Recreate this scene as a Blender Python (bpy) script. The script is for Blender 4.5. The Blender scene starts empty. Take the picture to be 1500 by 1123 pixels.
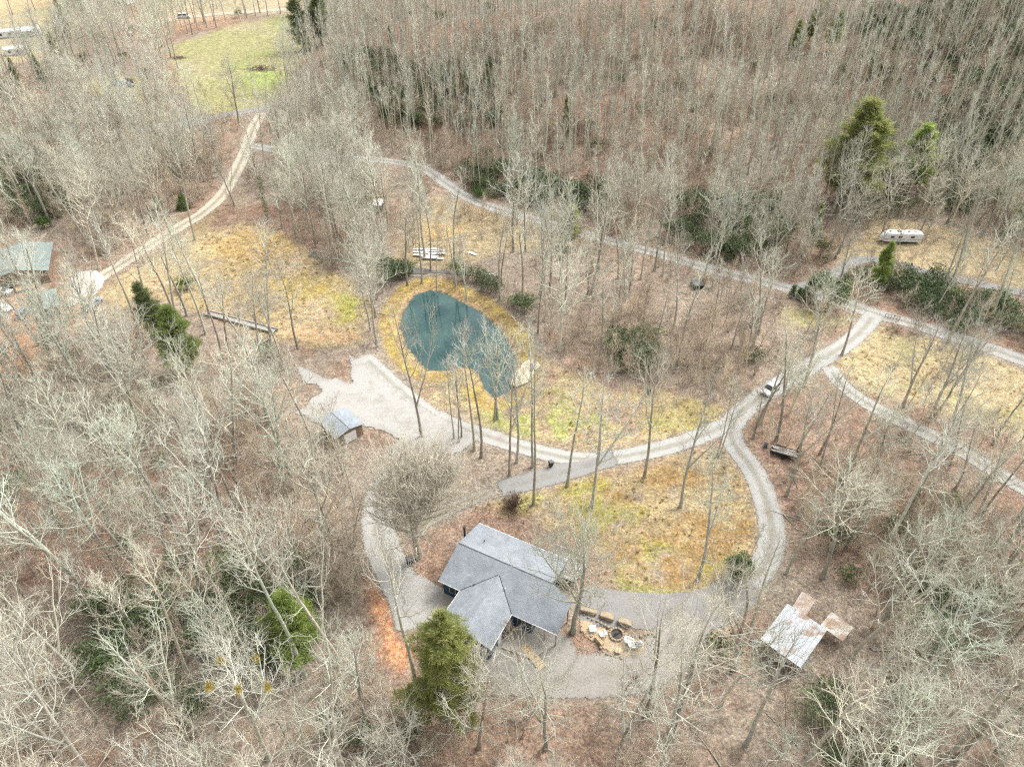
import bpy, bmesh, math, random
import numpy as np
from mathutils import Vector, Matrix

SEED = 7
random.seed(SEED); RNG = np.random.default_rng(SEED)
R = math.radians
scene = bpy.context.scene
C = scene.collection

# ------------------------------------------------------------------ camera, sky, sun, exposure
CAM_H, FPX, PITCH = 90.0, 1040.0, R(39.0)          # drone height, focal length (photo px), degrees below level
cam_data = bpy.data.cameras.new('camera')
cam = bpy.data.objects.new('camera', cam_data); C.objects.link(cam)
cam.location = (0, 0, CAM_H); cam.rotation_euler = (math.pi/2 - PITCH, 0, 0)
cam_data.sensor_width = 36; cam_data.sensor_fit = 'HORIZONTAL'; cam_data.lens = FPX/1500*36
cam_data.clip_start = 1; cam_data.clip_end = 9000
scene.camera = cam

SUN_EL, SUN_AZ = R(50), R(52)
world = bpy.data.worlds.new('World'); scene.world = world; world.use_nodes = True
wn = world.node_tree.nodes; wl = world.node_tree.links
bg = wn['Background']; bg.inputs['Strength'].default_value = 0.15
sky = wn.new('ShaderNodeTexSky'); sky.sky_type = 'NISHITA'; sky.sun_disc = False
sky.sun_elevation = SUN_EL; sky.sun_rotation = SUN_AZ; sky.air_density = 1.0; sky.dust_density = 5.0; sky.ozone_density = 1.0
hs = wn.new('ShaderNodeHueSaturation'); hs.inputs['Saturation'].default_value = 0.22     # an even, grey overcast
wl.new(sky.outputs[0], hs.inputs['Color']); wl.new(hs.outputs[0], bg.inputs['Color'])
sd = bpy.data.lights.new('sun', 'SUN'); sd.energy = 0.9; sd.angle = R(25); sd.color = (1.0, 0.955, 0.89)
sun = bpy.data.objects.new('sun', sd); C.objects.link(sun)
sun_dir = Vector((math.sin(SUN_AZ)*math.cos(SUN_EL), math.cos(SUN_AZ)*math.cos(SUN_EL), math.sin(SUN_EL)))
sun.rotation_euler = sun_dir.to_track_quat('Z', 'Y').to_euler(); sun.location = (0, 0, 200)
vs = scene.view_settings
vs.view_transform = 'Standard'; vs.look = 'None'; vs.gamma = 1.0; vs.use_curve_mapping = False
vs.exposure = 1.32
scene.cycles.max_bounces = 5; scene.cycles.diffuse_bounces = 2; scene.cycles.transparent_max_bounces = 12
scene.cycles.use_denoising = False
scene.cycles.pixel_filter_type = 'BLACKMAN_HARRIS'; scene.cycles.filter_width = 1.3

# ------------------------------------------------------------------ photo pixel -> place on the ground
def ray(px, py):
    x = (px - 750)/FPX; y = -(py - 561.5)/FPX
    return np.array([x, math.cos(PITCH) + y*math.sin(PITCH), -math.sin(PITCH) + y*math.cos(PITCH)])
def flat(px, py, z=0.0):
    d = ray(px, py); t = (z - CAM_H)/d[2]
    return np.array([d[0]*t, d[1]*t])
def project(X, Y, Z):
    dz = np.asarray(Z) - CAM_H; X = np.asarray(X); Y = np.asarray(Y)
    dep = Y*math.cos(PITCH) - dz*math.sin(PITCH)
    up = Y*math.sin(PITCH) + dz*math.cos(PITCH)
    dep = np.maximum(dep, 1.0)
    return 750 + FPX*X/dep, 561.5 - FPX*up/dep

def seg_dist(P, a, b):
    ab = b - a; t = np.clip(((P - a)@ab)/max(ab@ab, 1e-9), 0, 1)
    return np.hypot(*(P - (a + t[:, None]*ab)).T)
def poly_sd(P, poly):                                # signed distance, positive inside
    poly = np.asarray(poly, float); n = len(poly)
    d = np.full(len(P), 1e9); ins = np.zeros(len(P), bool)
    for i in range(n):
        a, b = poly[i], poly[(i+1) % n]
        d = np.minimum(d, seg_dist(P, a, b))
        c = (a[1] > P[:, 1]) != (b[1] > P[:, 1])
        if a[1] != b[1]:
            xi = (b[0]-a[0])*(P[:, 1]-a[1])/(b[1]-a[1]) + a[0]
            ins ^= c & (P[:, 0] < xi)
    return np.where(ins, d, -d)
def line_dist(P, pts):
    d = np.full(len(P), 1e9)
    for a, b in zip(pts[:-1], pts[1:]): d = np.minimum(d, seg_dist(P, np.asarray(a), np.asarray(b)))
    return d
def _hash(ix, iy, s):
    h = (ix.astype(np.int64)*374761393 + iy.astype(np.int64)*668265263 + s*974634721) & 0xFFFFFFFF
    h = ((h ^ (h >> 13))*1274126177) & 0xFFFFFFFF
    return ((h ^ (h >> 16)) & 0xFFFF)/65535.0
def vnoise(X, Y, scale, s=0):
    x = np.asarray(X)/scale; y = np.asarray(Y)/scale
    ix = np.floor(x); iy = np.floor(y); fx = x-ix; fy = y-iy
    fx = fx*fx*(3-2*fx); fy = fy*fy*(3-2*fy)
    a = _hash(ix, iy, s); b = _hash(ix+1, iy, s); c = _hash(ix, iy+1, s); d = _hash(ix+1, iy+1, s)
    return (a*(1-fx)+b*fx)*(1-fy) + (c*(1-fx)+d*fx)*fy
def fbm(X, Y, scale, s=0, o=4):
    v = 0; amp = 0.5; t = 0
    for k in range(o):
        v = v + amp*vnoise(X, Y, scale, s+k*17); t += amp; amp *= .55; scale *= .48
    return v/t
def sstep(a, b, x):
    t = np.clip((x-a)/(b-a), 0, 1); return t*t*(3-2*t)

HILL_FOOT = [flat(*p) for p in [(448, -20), (440, 60), (420, 120), (436, 178), (560, 226), (690, 282), (840, 324), (1000, 350), (1150, 335), (1300, 296), (1430, 296), (1620, 330)]]
HILL = [np.array([-190., 1500.])] + HILL_FOOT + [np.array([900., 150.]), np.array([1500., 1500.])]
POND_PX = [(586,477),(589,462),(596,449),(609,432),(630,425),(652,430),(671,440),(701,455),(714,466),(736,488),(749,511),(757,532),(754,553),(745,574),(725,583),(709,569),(703,550),(690,540),(675,537),(652,543),(630,543),(618,535),(604,518),(594,503)]
POND = np.array([flat(*p, -0.9) for p in POND_PX])
def terrain_raw(X, Y):
    P = np.stack([X.ravel(), Y.ravel()], 1)
    sd_ = poly_sd(P, HILL); d = np.maximum(sd_, 0)
    g = d*d/(d + 22)*0.40
    h = 95*(1 - np.exp(-g/95))
    h += sstep(5, 60, d)*(fbm(P[:, 0], P[:, 1], 70, 3, 3) - .5)*12
    und = (fbm(P[:, 0], P[:, 1], 55, 11, 2) - .5)*1.8*sstep(0, 30, np.hypot(P[:, 0]-2, P[:, 1]-60) - 22)
    und *= sstep(4, 22, -poly_sd(P, POND))
    return (h + und).reshape(X.shape), P
GX = np.arange(-620, 621, 3.0); GY = np.arange(-30, 1101, 3.0)
GZ, _ = terrain_raw(*np.meshgrid(GX, GY))
def tz(X, Y):
    X = np.asarray(X, float); Y = np.asarray(Y, float)
    fx = np.clip((X - GX[0])/3.0, 0, len(GX)-1.001); fy = np.clip((Y - GY[0])/3.0, 0, len(GY)-1.001)
    i = fx.astype(int); j = fy.astype(int); u = fx-i; v = fy-j
    return (GZ[j, i]*(1-u)+GZ[j, i+1]*u)*(1-v) + (GZ[j+1, i]*(1-u)+GZ[j+1, i+1]*u)*v
def at(px, py, h=0.0):                               # first hit of the sight line with the ground (+h)
    d = ray(px, py); t = (80 - h - CAM_H)/d[2] if d[2] < 0 else 0; t = max(20, t*0.3)
    z = CAM_H
    for _ in range(900):
        x, y, z = d[0]*t, d[1]*t, CAM_H + d[2]*t
        gap = z - h - float(tz(x, y))
        if gap < 0.004: break
        t += max(gap*0.6, 0.002)
    return Vector((x, y, z))
def at2(px, py, h=0.0):
    p = at(px, py, h); return np.array([p.x, p.y])
def gz(x, y): return float(tz(x, y))

# ------------------------------------------------------------------ materials
MATS = {}
def mat(name, col, rough=.85, var=.18, scale=3.0, bump=0.0, bscale=None, rnd=0.0, col2=None, spec=.3, metal=0.0, detail=5.0, tints=False):
    """principled surface whose colour wanders with 3-D noise; rnd adds a per-object shift of value"""
    m = bpy.data.materials.new(name); m.use_nodes = True; MATS[name] = m
    nt = m.node_tree; n = nt.nodes; l = nt.links; b = n['Principled BSDF']
    b.inputs['Roughness'].default_value = rough; b.inputs['Specular IOR Level'].default_value = spec; b.inputs['Metallic'].default_value = metal
    tc = n.new('ShaderNodeTexCoord'); nz = n.new('ShaderNodeTexNoise'); nz.inputs['Scale'].default_value = scale; nz.inputs['Detail'].default_value = detail
    l.new(tc.outputs['Object'], nz.inputs['Vector'])
    rp = n.new('ShaderNodeValToRGB'); rp.color_ramp.elements[0].position = .3; rp.color_ramp.elements[1].position = .7
    c2 = col2 or tuple(min(1, c*(1+var)) for c in col); c1 = tuple(c*(1-var) for c in col) if not col2 else col
    rp.color_ramp.elements[0].color = (*c1, 1); rp.color_ramp.elements[1].color = (*c2, 1)
    l.new(nz.outputs['Fac'], rp.inputs['Fac'])
    out = rp.outputs['Color']
    if rnd:
        oi = n.new('ShaderNodeObjectInfo'); mr = n.new('ShaderNodeMapRange'); mr.inputs['To Min'].default_value = 1-rnd; mr.inputs['To Max'].default_value = 1+rnd
        l.new(oi.outputs['Random'], mr.inputs['Value'])
        mx = n.new('ShaderNodeMix'); mx.data_type = 'RGBA'; mx.blend_type = 'MULTIPLY'; mx.inputs['Factor'].default_value = 1
        l.new(out, mx.inputs['A']); l.new(mr.outputs['Result'], mx.inputs['B']); out = mx.outputs['Result']
        if tints:                                                            # species differ: warm tan, plain grey, greenish lichen
            mm = n.new('ShaderNodeMath'); mm.operation = 'FRACT'; m7 = n.new('ShaderNodeMath'); m7.operation = 'MULTIPLY'; m7.inputs[1].default_value = 7.31
            l.new(oi.outputs['Random'], m7.inputs[0]); l.new(m7.outputs[0], mm.inputs[0])
            tr_ = n.new('ShaderNodeValToRGB'); el = tr_.color_ramp.elements; el[0].color = (1.08, 1.0, .90, 1); el[1].color = (.95, 1.03, .96, 1)
            for p_, c_ in ((.3, (.95, .90, .84, 1)), (.55, (1.0, 1.0, .98, 1)), (.8, (1.05, 1.03, .93, 1))):
                q_ = el.new(p_); q_.color = c_
            l.new(mm.outputs[0], tr_.inputs['Fac'])
            mt = n.new('ShaderNodeMix'); mt.data_type = 'RGBA'; mt.blend_type = 'MULTIPLY'; mt.inputs['Factor'].default_value = 1
            l.new(out, mt.inputs['A']); l.new(tr_.outputs['Color'], mt.inputs['B']); out = mt.outputs['Result']
    l.new(out, b.inputs['Base Color'])
    if bump:
        n2 = n.new('ShaderNodeTexNoise'); n2.inputs['Scale'].default_value = bscale or scale*3; n2.inputs['Detail'].default_value = 6
        l.new(tc.outputs['Object'], n2.inputs['Vector'])
        bp = n.new('ShaderNodeBump'); bp.inputs['Strength'].default_value = bump; bp.inputs['Distance'].default_value = .1
        l.new(n2.outputs['Fac'], bp.inputs['Height']); l.new(bp.outputs['Normal'], b.inputs['Normal'])
    return m

def ground_material():
    m = bpy.data.materials.new('leafy_ground'); m.use_nodes = True
    nt = m.node_tree; n = nt.nodes; l = nt.links; b = n['Principled BSDF']
    b.inputs['Roughness'].default_value = .95; b.inputs['Specular IOR Level'].default_value = .1
    at_ = n.new('ShaderNodeAttribute'); at_.attribute_name = 'ground_colour'
    tc = n.new('ShaderNodeTexCoord')
    def noise(s, d=4, r=.6):
        z = n.new('ShaderNodeTexNoise'); z.inputs['Scale'].default_value = s; z.inputs['Detail'].default_value = d; z.inputs['Roughness'].default_value = r
        l.new(tc.outputs['Object'], z.inputs['Vector']); return z.outputs['Fac']
    def mrange(v, a, b_, c, d):
        r = n.new('ShaderNodeMapRange'); r.inputs['From Min'].default_value = a; r.inputs['From Max'].default_value = b_
        r.inputs['To Min'].default_value = c; r.inputs['To Max'].default_value = d; l.new(v, r.inputs['Value']); return r.outputs['Result']
    def mul(A, B):
        x = n.new('ShaderNodeMath'); x.operation = 'MULTIPLY'; l.new(A, x.inputs[0]); l.new(B, x.inputs[1]); return x.outputs[0]
    vo = n.new('ShaderNodeTexVoronoi'); vo.inputs['Scale'].default_value = 4.5; vo.inputs['Randomness'].default_value = 1
    l.new(tc.outputs['Object'], vo.inputs['Vector'])
    sp = n.new('ShaderNodeSeparateColor'); l.new(vo.outputs['Color'], sp.inputs['Color'])
    v = mul(mrange(noise(.55, 6, .68), .32, .68, .62, 1.32), mrange(noise(2.2, 5, .7), .3, .7, .64, 1.34))
    v = mul(v, mrange(sp.outputs['Red'], 0, 1, .78, 1.24))
    mx = n.new('ShaderNodeMix'); mx.data_type = 'RGBA'; mx.blend_type = 'MULTIPLY'; mx.inputs['Factor'].default_value = 1
    l.new(at_.outputs['Color'], mx.inputs['A']); l.new(v, mx.inputs['B'])
    hsv = n.new('ShaderNodeHueSaturation')
    l.new(mrange(noise(.9, 4), .3, .7, .485, .515), hsv.inputs['Hue']); l.new(mrange(noise(1.7, 4), .3, .7, .8, 1.2), hsv.inputs['Saturation'])
    l.new(mx.outputs['Result'], hsv.inputs['Color']); l.new(hsv.outputs['Color'], b.inputs['Base Color'])
    bp = n.new('ShaderNodeBump'); bp.inputs['Strength'].default_value = .6; bp.inputs['Distance'].default_value = .25
    l.new(noise(3.2, 6, .75), bp.inputs['Height']); l.new(bp.outputs['Normal'], b.inputs['Normal'])
    return m

def road_material(name, pale, dark, tracks=.5, green=(.17, .15, .09), edge=.75, green_mid=.0):
    """loose stone: paler wheel tracks, ragged edges that break up into the ground beside"""
    m = bpy.data.materials.new(name); m.use_nodes = True
    nt = m.node_tree; n = nt.nodes; l = nt.links; b = n['Principled BSDF']
    b.inputs['Roughness'].default_value = .92; b.inputs['Specular IOR Level'].default_value = .2
    tc = n.new('ShaderNodeTexCoord')
    def noise(s, d=5, r=.65):
        z = n.new('ShaderNodeTexNoise'); z.inputs['Scale'].default_value = s; z.inputs['Detail'].default_value = d; z.inputs['Roughness'].default_value = r
        l.new(tc.outputs['Object'], z.inputs['Vector']); return z.outputs['Fac']
    def math_(op, A, B=None, k=None):
        x = n.new('ShaderNodeMath'); x.operation = op
        l.new(A, x.inputs[0])
        if B is not None: l.new(B, x.inputs[1])
        elif k is not None: x.inputs[1].default_value = k
        return x.outputs[0]
    ac = n.new('ShaderNodeAttribute'); ac.attribute_name = 'across'          # 0 middle .. 1 edge
    a = ac.outputs['Fac']
    tr = n.new('ShaderNodeValToRGB')                                         # where the wheels run
    e = tr.color_ramp.elements; e[0].position = 0; e[0].color = (.25,)*3+(1,); e[1].position = 1; e[1].color = (.1,)*3+(1,)
    for p, v in ((.2, .3), (.42, 1), (.6, 1), (.8, .35)):
        q = e.new(p); q.color = (v, v, v, 1)
    l.new(a, tr.inputs['Fac'])
    mixv = math_('ADD', math_('MULTIPLY', tr.outputs['Color'], k=tracks), math_('MULTIPLY', noise(.45, 6, .7), k=1.15))
    mr = n.new('ShaderNodeMapRange'); mr.inputs['From Min'].default_value = .3; mr.inputs['From Max'].default_value = .55+tracks*.8
    l.new(mixv, mr.inputs['Value'])
    mx = n.new('ShaderNodeMix'); mx.data_type = 'RGBA'; mx.inputs['A'].default_value = (*dark, 1); mx.inputs['B'].default_value = (*pale, 1)
    l.new(mr.outputs['Result'], mx.inputs['Factor'])
    fine = n.new('ShaderNodeMapRange'); fine.inputs['From Min'].default_value = .3; fine.inputs['From Max'].default_value = .7
    fine.inputs['To Min'].default_value = .78; fine.inputs['To Max'].default_value = 1.2; l.new(noise(5, 4, .8), fine.inputs['Value'])
    m2 = n.new('ShaderNodeMix'); m2.data_type = 'RGBA'; m2.blend_type = 'MULTIPLY'; m2.inputs['Factor'].default_value = 1
    l.new(mx.outputs['Result'], m2.inputs['A']); l.new(fine.outputs['Result'], m2.inputs['B'])
    col = m2.outputs['Result']
    if green_mid > 0:                                                        # weeds and leaves down the middle
        gm = n.new('ShaderNodeMapRange'); gm.inputs['From Min'].default_value = .32; gm.inputs['From Max'].default_value = .05
        l.new(a, gm.inputs['Value'])
        gf = math_('MULTIPLY', math_('MULTIPLY', gm.outputs['Result'], noise(.8, 5, .7)), k=green_mid*2)
        gf2 = math_('MINIMUM', gf, k=1.0)
        m3 = n.new('ShaderNodeMix'); m3.data_type = 'RGBA'; m3.inputs['B'].default_value = (*green, 1)
        l.new(gf2, m3.inputs['Factor']); l.new(col, m3.inputs['A']); col = m3.outputs['Result']
    # drifted leaves and trodden soil in ragged patches
    lf = n.new('ShaderNodeMapRange'); lf.inputs['From Min'].default_value = .52; lf.inputs['From Max'].default_value = .72; lf.inputs['To Max'].default_value = .55; l.new(noise(.33, 7, .72), lf.inputs['Value'])
    m4 = n.new('ShaderNodeMix'); m4.data_type = 'RGBA'; m4.inputs['B'].default_value = (.23, .175, .125, 1); l.new(lf.outputs['Result'], m4.inputs['Factor']); l.new(col, m4.inputs['A']); col = m4.outputs['Result']
    l.new(col, b.inputs['Base Color'])
    bp = n.new('ShaderNodeBump'); bp.inputs['Strength'].default_value = .4; bp.inputs['Distance'].default_value = .06
    l.new(noise(7, 5, .8), bp.inputs['Height']); l.new(bp.outputs['Normal'], b.inputs['Normal'])
    # ragged edge
    ed = n.new('ShaderNodeMapRange'); ed.inputs['From Min'].default_value = edge; ed.inputs['From Max'].default_value = 1.0
    l.new(a, ed.inputs['Value'])
    nf = n.new('ShaderNodeMapRange'); nf.inputs['From Min'].default_value = .3; nf.inputs['From Max'].default_value = .7; l.new(noise(1.3, 6, .75), nf.inputs['Value'])
    s = math_('SUBTRACT', ed.outputs['Result'], nf.outputs['Result'])
    al = n.new('ShaderNodeMapRange'); al.inputs['From Min'].default_value = .15; al.inputs['From Max'].default_value = -.15
    l.new(s, al.inputs['Value'])
    l.new(al.outputs['Result'], b.inputs['Alpha'])
    MATS[name] = m
    return m

def leaf_mat(name, col, rnd=.25, trans=.5):
    m = bpy.data.materials.new(name); m.use_nodes = True; MATS[name] = m
    nt = m.node_tree; n = nt.nodes; l = nt.links; b = n['Principled BSDF']
    b.inputs['Roughness'].default_value = .6; b.inputs['Specular IOR Level'].default_value = .3
    tc = n.new('ShaderNodeTexCoord'); nz = n.new('ShaderNodeTexNoise'); nz.inputs['Scale'].default_value = 1.1; nz.inputs['Detail'].default_value = 5
    l.new(tc.outputs['Object'], nz.inputs['Vector'])
    rp = n.new('ShaderNodeValToRGB'); rp.color_ramp.elements[0].position = .3; rp.color_ramp.elements[1].position = .72
    rp.color_ramp.elements[0].color = (col[0]*.55, col[1]*.62, col[2]*.62, 1); rp.color_ramp.elements[1].color = (min(1, col[0]*1.5), min(1, col[1]*1.4), col[2]*1.35, 1)
    l.new(nz.outputs['Fac'], rp.inputs['Fac'])
    oi = n.new('ShaderNodeObjectInfo'); mr = n.new('ShaderNodeMapRange'); mr.inputs['To Min'].default_value = 1-rnd; mr.inputs['To Max'].default_value = 1+rnd
    l.new(oi.outputs['Random'], mr.inputs['Value'])
    mx = n.new('ShaderNodeMix'); mx.data_type = 'RGBA'; mx.blend_type = 'MULTIPLY'; mx.inputs['Factor'].default_value = 1
    l.new(rp.outputs['Color'], mx.inputs['A']); l.new(mr.outputs['Result'], mx.inputs['B'])
    l.new(mx.outputs['Result'], b.inputs['Base Color'])
    tr = n.new('ShaderNodeBsdfTranslucent'); l.new(mx.outputs['Result'], tr.inputs['Color'])
    ms = n.new('ShaderNodeMixShader'); ms.inputs['Fac'].default_value = trans
    l.new(b.outputs[0], ms.inputs[1]); l.new(tr.outputs[0], ms.inputs[2]); l.new(ms.outputs[0], n['Material Output'].inputs['Surface'])
    return m

# ------------------------------------------------------------------ mesh helpers
def mesh(name, V, F, m=None, smooth=False):
    me = bpy.data.meshes.new(name); me.from_pydata([tuple(v) for v in V], [], [tuple(f) for f in F]); me.update()
    if m: me.materials.append(m)
    if smooth: me.polygons.foreach_set('use_smooth', [True]*len(me.polygons))
    return me
def mesh_np(name, V, F, m=None, smooth=False):
    """V (n,3) array, F list of arrays all with equal width per array"""
    me = bpy.data.meshes.new(name); V = np.asarray(V, np.float32)
    F = [np.asarray(f, np.int32) for f in (F if isinstance(F, list) else [F]) if len(f)]
    loops = np.concatenate([f.ravel() for f in F]); tot = np.concatenate([np.full(len(f), f.shape[1]) for f in F])
    me.vertices.add(len(V)); me.vertices.foreach_set('co', V.ravel())
    me.loops.add(len(loops)); me.loops.foreach_set('vertex_index', loops.astype(np.int32))
    me.polygons.add(len(tot)); st = np.concatenate([[0], np.cumsum(tot)[:-1]])
    me.polygons.foreach_set('loop_start', st.astype(np.int32)); me.polygons.foreach_set('loop_total', tot.astype(np.int32))
    if smooth: me.polygons.foreach_set('use_smooth', np.ones(len(tot), bool))
    me.update(calc_edges=True); me.validate()
    if m: me.materials.append(m)
    return me
def obj(name, me, parent=None, loc=None, rz=None, rot=None):
    o = bpy.data.objects.new(name, me); C.objects.link(o)
    if parent: o.parent = parent
    if loc is not None: o.location = loc
    if rz is not None: o.rotation_euler = (0, 0, rz)
    if rot is not None: o.rotation_euler = rot
    return o
def tag(o, label=None, cat=None, group=None, kind=None):
    if label: o['label'] = label
    if cat: o['category'] = cat
    if group: o['group'] = group
    if kind: o['kind'] = kind
    return o
def thing(name, loc, rz, label, cat, group=None):
    o = bpy.data.objects.new(name, None); o.empty_display_size = .3; C.objects.link(o)
    o.location = loc; o.rotation_euler = (0, 0, rz)
    return tag(o, label, cat, group)

class MB:
    """collects boxes, prisms and tubes into one mesh"""
    def __init__(s): s.V = []; s.F = []
    def poly(s, pts, faces):
        k = len(s.V); s.V += [tuple(p) for p in pts]; s.F += [tuple(i+k for i in f) for f in faces]; return s
    def box(s, a, b, c, d, e, f):                     # x0,x1,y0,y1,z0,z1
        p = [(x, y, z) for z in (e, f) for x, y in ((a, c), (b, c), (b, d), (a, d))]
        return s.poly(p, [(3, 2, 1, 0), (4, 5, 6, 7), (0, 1, 5, 4), (1, 2, 6, 5), (2, 3, 7, 6), (3, 0, 4, 7)])
    def slab(s, pts, t):                              # a polygon thickened straight down by t
        n = len(pts); lo = [(x, y, z-t) for x, y, z in pts]
        return s.poly(list(pts)+lo, [tuple(range(n)), tuple(range(2*n-1, n-1, -1))] + [(i, i+n, (i+1) % n+n, (i+1) % n) for i in range(n)])
    def prism(s, prof, y0, y1):                       # x,z outline extruded along y
        n = len(prof); a = [(x, y0, z) for x, z in prof]; b = [(x, y1, z) for x, z in prof]
        return s.poly(a+b, [tuple(range(n)), tuple(range(2*n-1, n-1, -1))] + [(i, i+n, (i+1) % n+n, (i+1) % n) for i in range(n)])
    def tube(s, pts, rad, sides=8, cap=True):
        pts = [Vector(p) for p in pts]; rings = []
        for i, p in enumerate(pts):
            d = (pts[min(i+1, len(pts)-1)] - pts[max(i-1, 0)]).normalized()
            u = d.orthogonal().normalized() if abs(d.z) < .95 else Vector((1, 0, 0)); w = d.cross(u).normalized(); u = w.cross(d)
            r = rad[i] if hasattr(rad, '__len__') else rad
            rings.append([p + (u*math.cos(a) + w*math.sin(a))*r for a in [2*math.pi*k/sides for k in range(sides)]])
        k = len(s.V); s.V += [tuple(v) for r_ in rings for v in r_]
        for i in range(len(pts)-1):
            for j in range(sides):
                s.F.append((k+i*sides+j, k+i*sides+(j+1) % sides, k+(i+1)*sides+(j+1) % sides, k+(i+1)*sides+j))
        if cap:
            s.F.append(tuple(k+j for j in range(sides-1, -1, -1))); s.F.append(tuple(k+(len(pts)-1)*sides+j for j in range(sides)))
        return s
    def build(s, name, m, parent=None, bevel=0, smooth=False, **kw):
        me = mesh(name, s.V, s.F, m, smooth)
        if bevel:
            bm = bmesh.new(); bm.from_mesh(me); bmesh.ops.bevel(bm, geom=bm.edges[:], offset=bevel, segments=1, affect='EDGES', clamp_overlap=True); bm.to_mesh(me); bm.free()
        return obj(name, me, parent, **kw)
def rock_mesh(name, m, sx, sy, sz, seed, sub=2):
    bm = bmesh.new(); bmesh.ops.create_icosphere(bm, subdivisions=sub, radius=1)
    rr = random.Random(seed); ph = [rr.uniform(0, 6) for _ in range(6)]
    for v in bm.verts:
        k = 1 + .16*math.sin(3*v.co.x+ph[0]) + .14*math.sin(4*v.co.y+ph[1]) + .1*math.sin(5*v.co.z+ph[2]) + rr.uniform(-.07, .07)
        c = v.co*k; q = .62
        v.co = Vector([math.copysign(abs(t)**q, t) for t in c]); v.co = Vector((v.co.x*sx, v.co.y*sy, v.co.z*sz))
    me = bpy.data.meshes.new(name); bm.to_mesh(me); bm.free(); me.materials.append(m); return me
def drop(px, py, rz, name, label, cat, group=None, h=0.0):
    p = at(px, py); return thing(name, (p.x, p.y, p.z+h), rz, label, cat, group)

# ------------------------------------------------------------------ roads, laid out as centre lines (photo px) with widths in metres
def smooth_line(pts, step=1.2):
    P = [np.asarray(p, float) for p in pts]; P = [2*P[0]-P[1]] + P + [2*P[-1]-P[-2]]
    out = []
    for i in range(1, len(P)-2):
        a, b, c, d = P[i-1:i+3]; n = max(2, int(np.linalg.norm(c-b)/step))
        for k in range(n):
            t = k/n; out.append(.5*((2*b) + (c-a)*t + (2*a-5*b+4*c-d)*t*t + (3*b-a-3*c+d)*t**3))
    out.append(P[-2]); return np.array(out)
ROADS = {
 'gravel_road':   ([(362,212),(420,222),(500,230),(575,237),(622,248),(652,268),(690,292),(750,313),(800,326),(850,341),(920,360),(1000,382),(1060,399),(1120,413),(1165,425),(1230,441),(1280,459),(1330,472),(1400,494),(1460,514),(1540,542)], 4.4, 'gravel'),
 'dirt_lane':     ([(385,165),(374,182),(366,203),(352,238),(328,282),(298,311),(262,333),(220,359),(180,386),(145,408),(122,428)], 4.2, 'dirt_road'),
 'paved_road':    ([(-60,205),(40,200),(150,196),(235,186),(300,175),(345,166),(390,158),(425,150)], 5.0, 'asphalt'),
 'gravel_drive':  ([(1283,458),(1262,484),(1238,505),(1210,522),(1165,549),(1130,570),(1095,596),(1074,618),(1071,642),(1086,666),(1104,690),(1120,728),(1130,768),(1129,802),(1114,836),(1082,866),(1045,888)], 4.0, 'gravel'),
 'pond_drive':    ([(1075,617),(1040,633),(1000,648),(950,661),(900,670),(845,672),(800,664),(755,652),(712,638),(670,625),(630,606),(590,575),(560,548),(530,520)], 3.6, 'gravel'),
 'dark_drive':    ([(905,669),(870,678),(830,690),(795,700),(760,709),(728,718)], 4.3, 'dark_gravel'),
 'worn_track':    ([(735,714),(700,728),(660,745),(625,764),(590,790)], 3.0, 'worn'),
 'loop_drive':    ([(665,612),(630,628),(600,655),(578,690),(560,722),(553,760),(560,800),(578,840),(598,880),(610,925)], 5.2, 'gravel'),
 'side_lane':     ([(1212,535),(1232,562),(1262,586),(1300,607),(1350,631),(1400,655),(1450,686),(1540,740)], 3.4, 'gravel'),
 'trailer_lane':  ([(1165,424),(1200,411),(1235,394),(1262,381),(1300,384),(1360,400),(1420,413),(1530,436)], 3.4, 'dark_gravel'),
 'asphalt_drive': ([(848,884),(885,889),(930,893),(980,897),(1030,893),(1062,880),(1100,850)], 5.6, 'asphalt'),
 'asphalt_apron': ([(1015,893),(1000,925),(975,958),(930,980),(860,990),(780,988),(715,985)], 6.4, 'old_asphalt'),
 'far_road':      ([(225,34),(290,24),(350,19),(440,15),(520,14)], 6.0, 'dirt_road'),
}
road_material('gravel', (.365, .36, .335), (.255, .245, .215), .55, green_mid=.35)
road_material('dark_gravel', (.245, .242, .23), (.17, .162, .15), .35)
road_material('dirt_road', (.45, .40, .32), (.31, .26, .19), .6, green_mid=.5)
road_material('worn', (.27, .25, .21), (.21, .165, .11), .5, edge=.3, green_mid=.8)
road_material('asphalt', (.245, .24, .23), (.195, .187, .175), .25, edge=.9)
road_material('old_asphalt', (.285, .27, .24), (.215, .195, .165), .3, edge=.7)
road_material('yard_gravel', (.355, .345, .32), (.255, .24, .21), .2, edge=.82)
road_material('fire_pit_sand', (.42, .33, .215), (.33, .25, .16), .2, edge=.8)
road_material('pale_concrete', (.52, .49, .44), (.42, .39, .34), .15, edge=.95)
ROAD_LINES = {}
for k, (px, w, mname) in ROADS.items(): ROAD_LINES[k] = smooth_line([at2(*p) for p in px])

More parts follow.
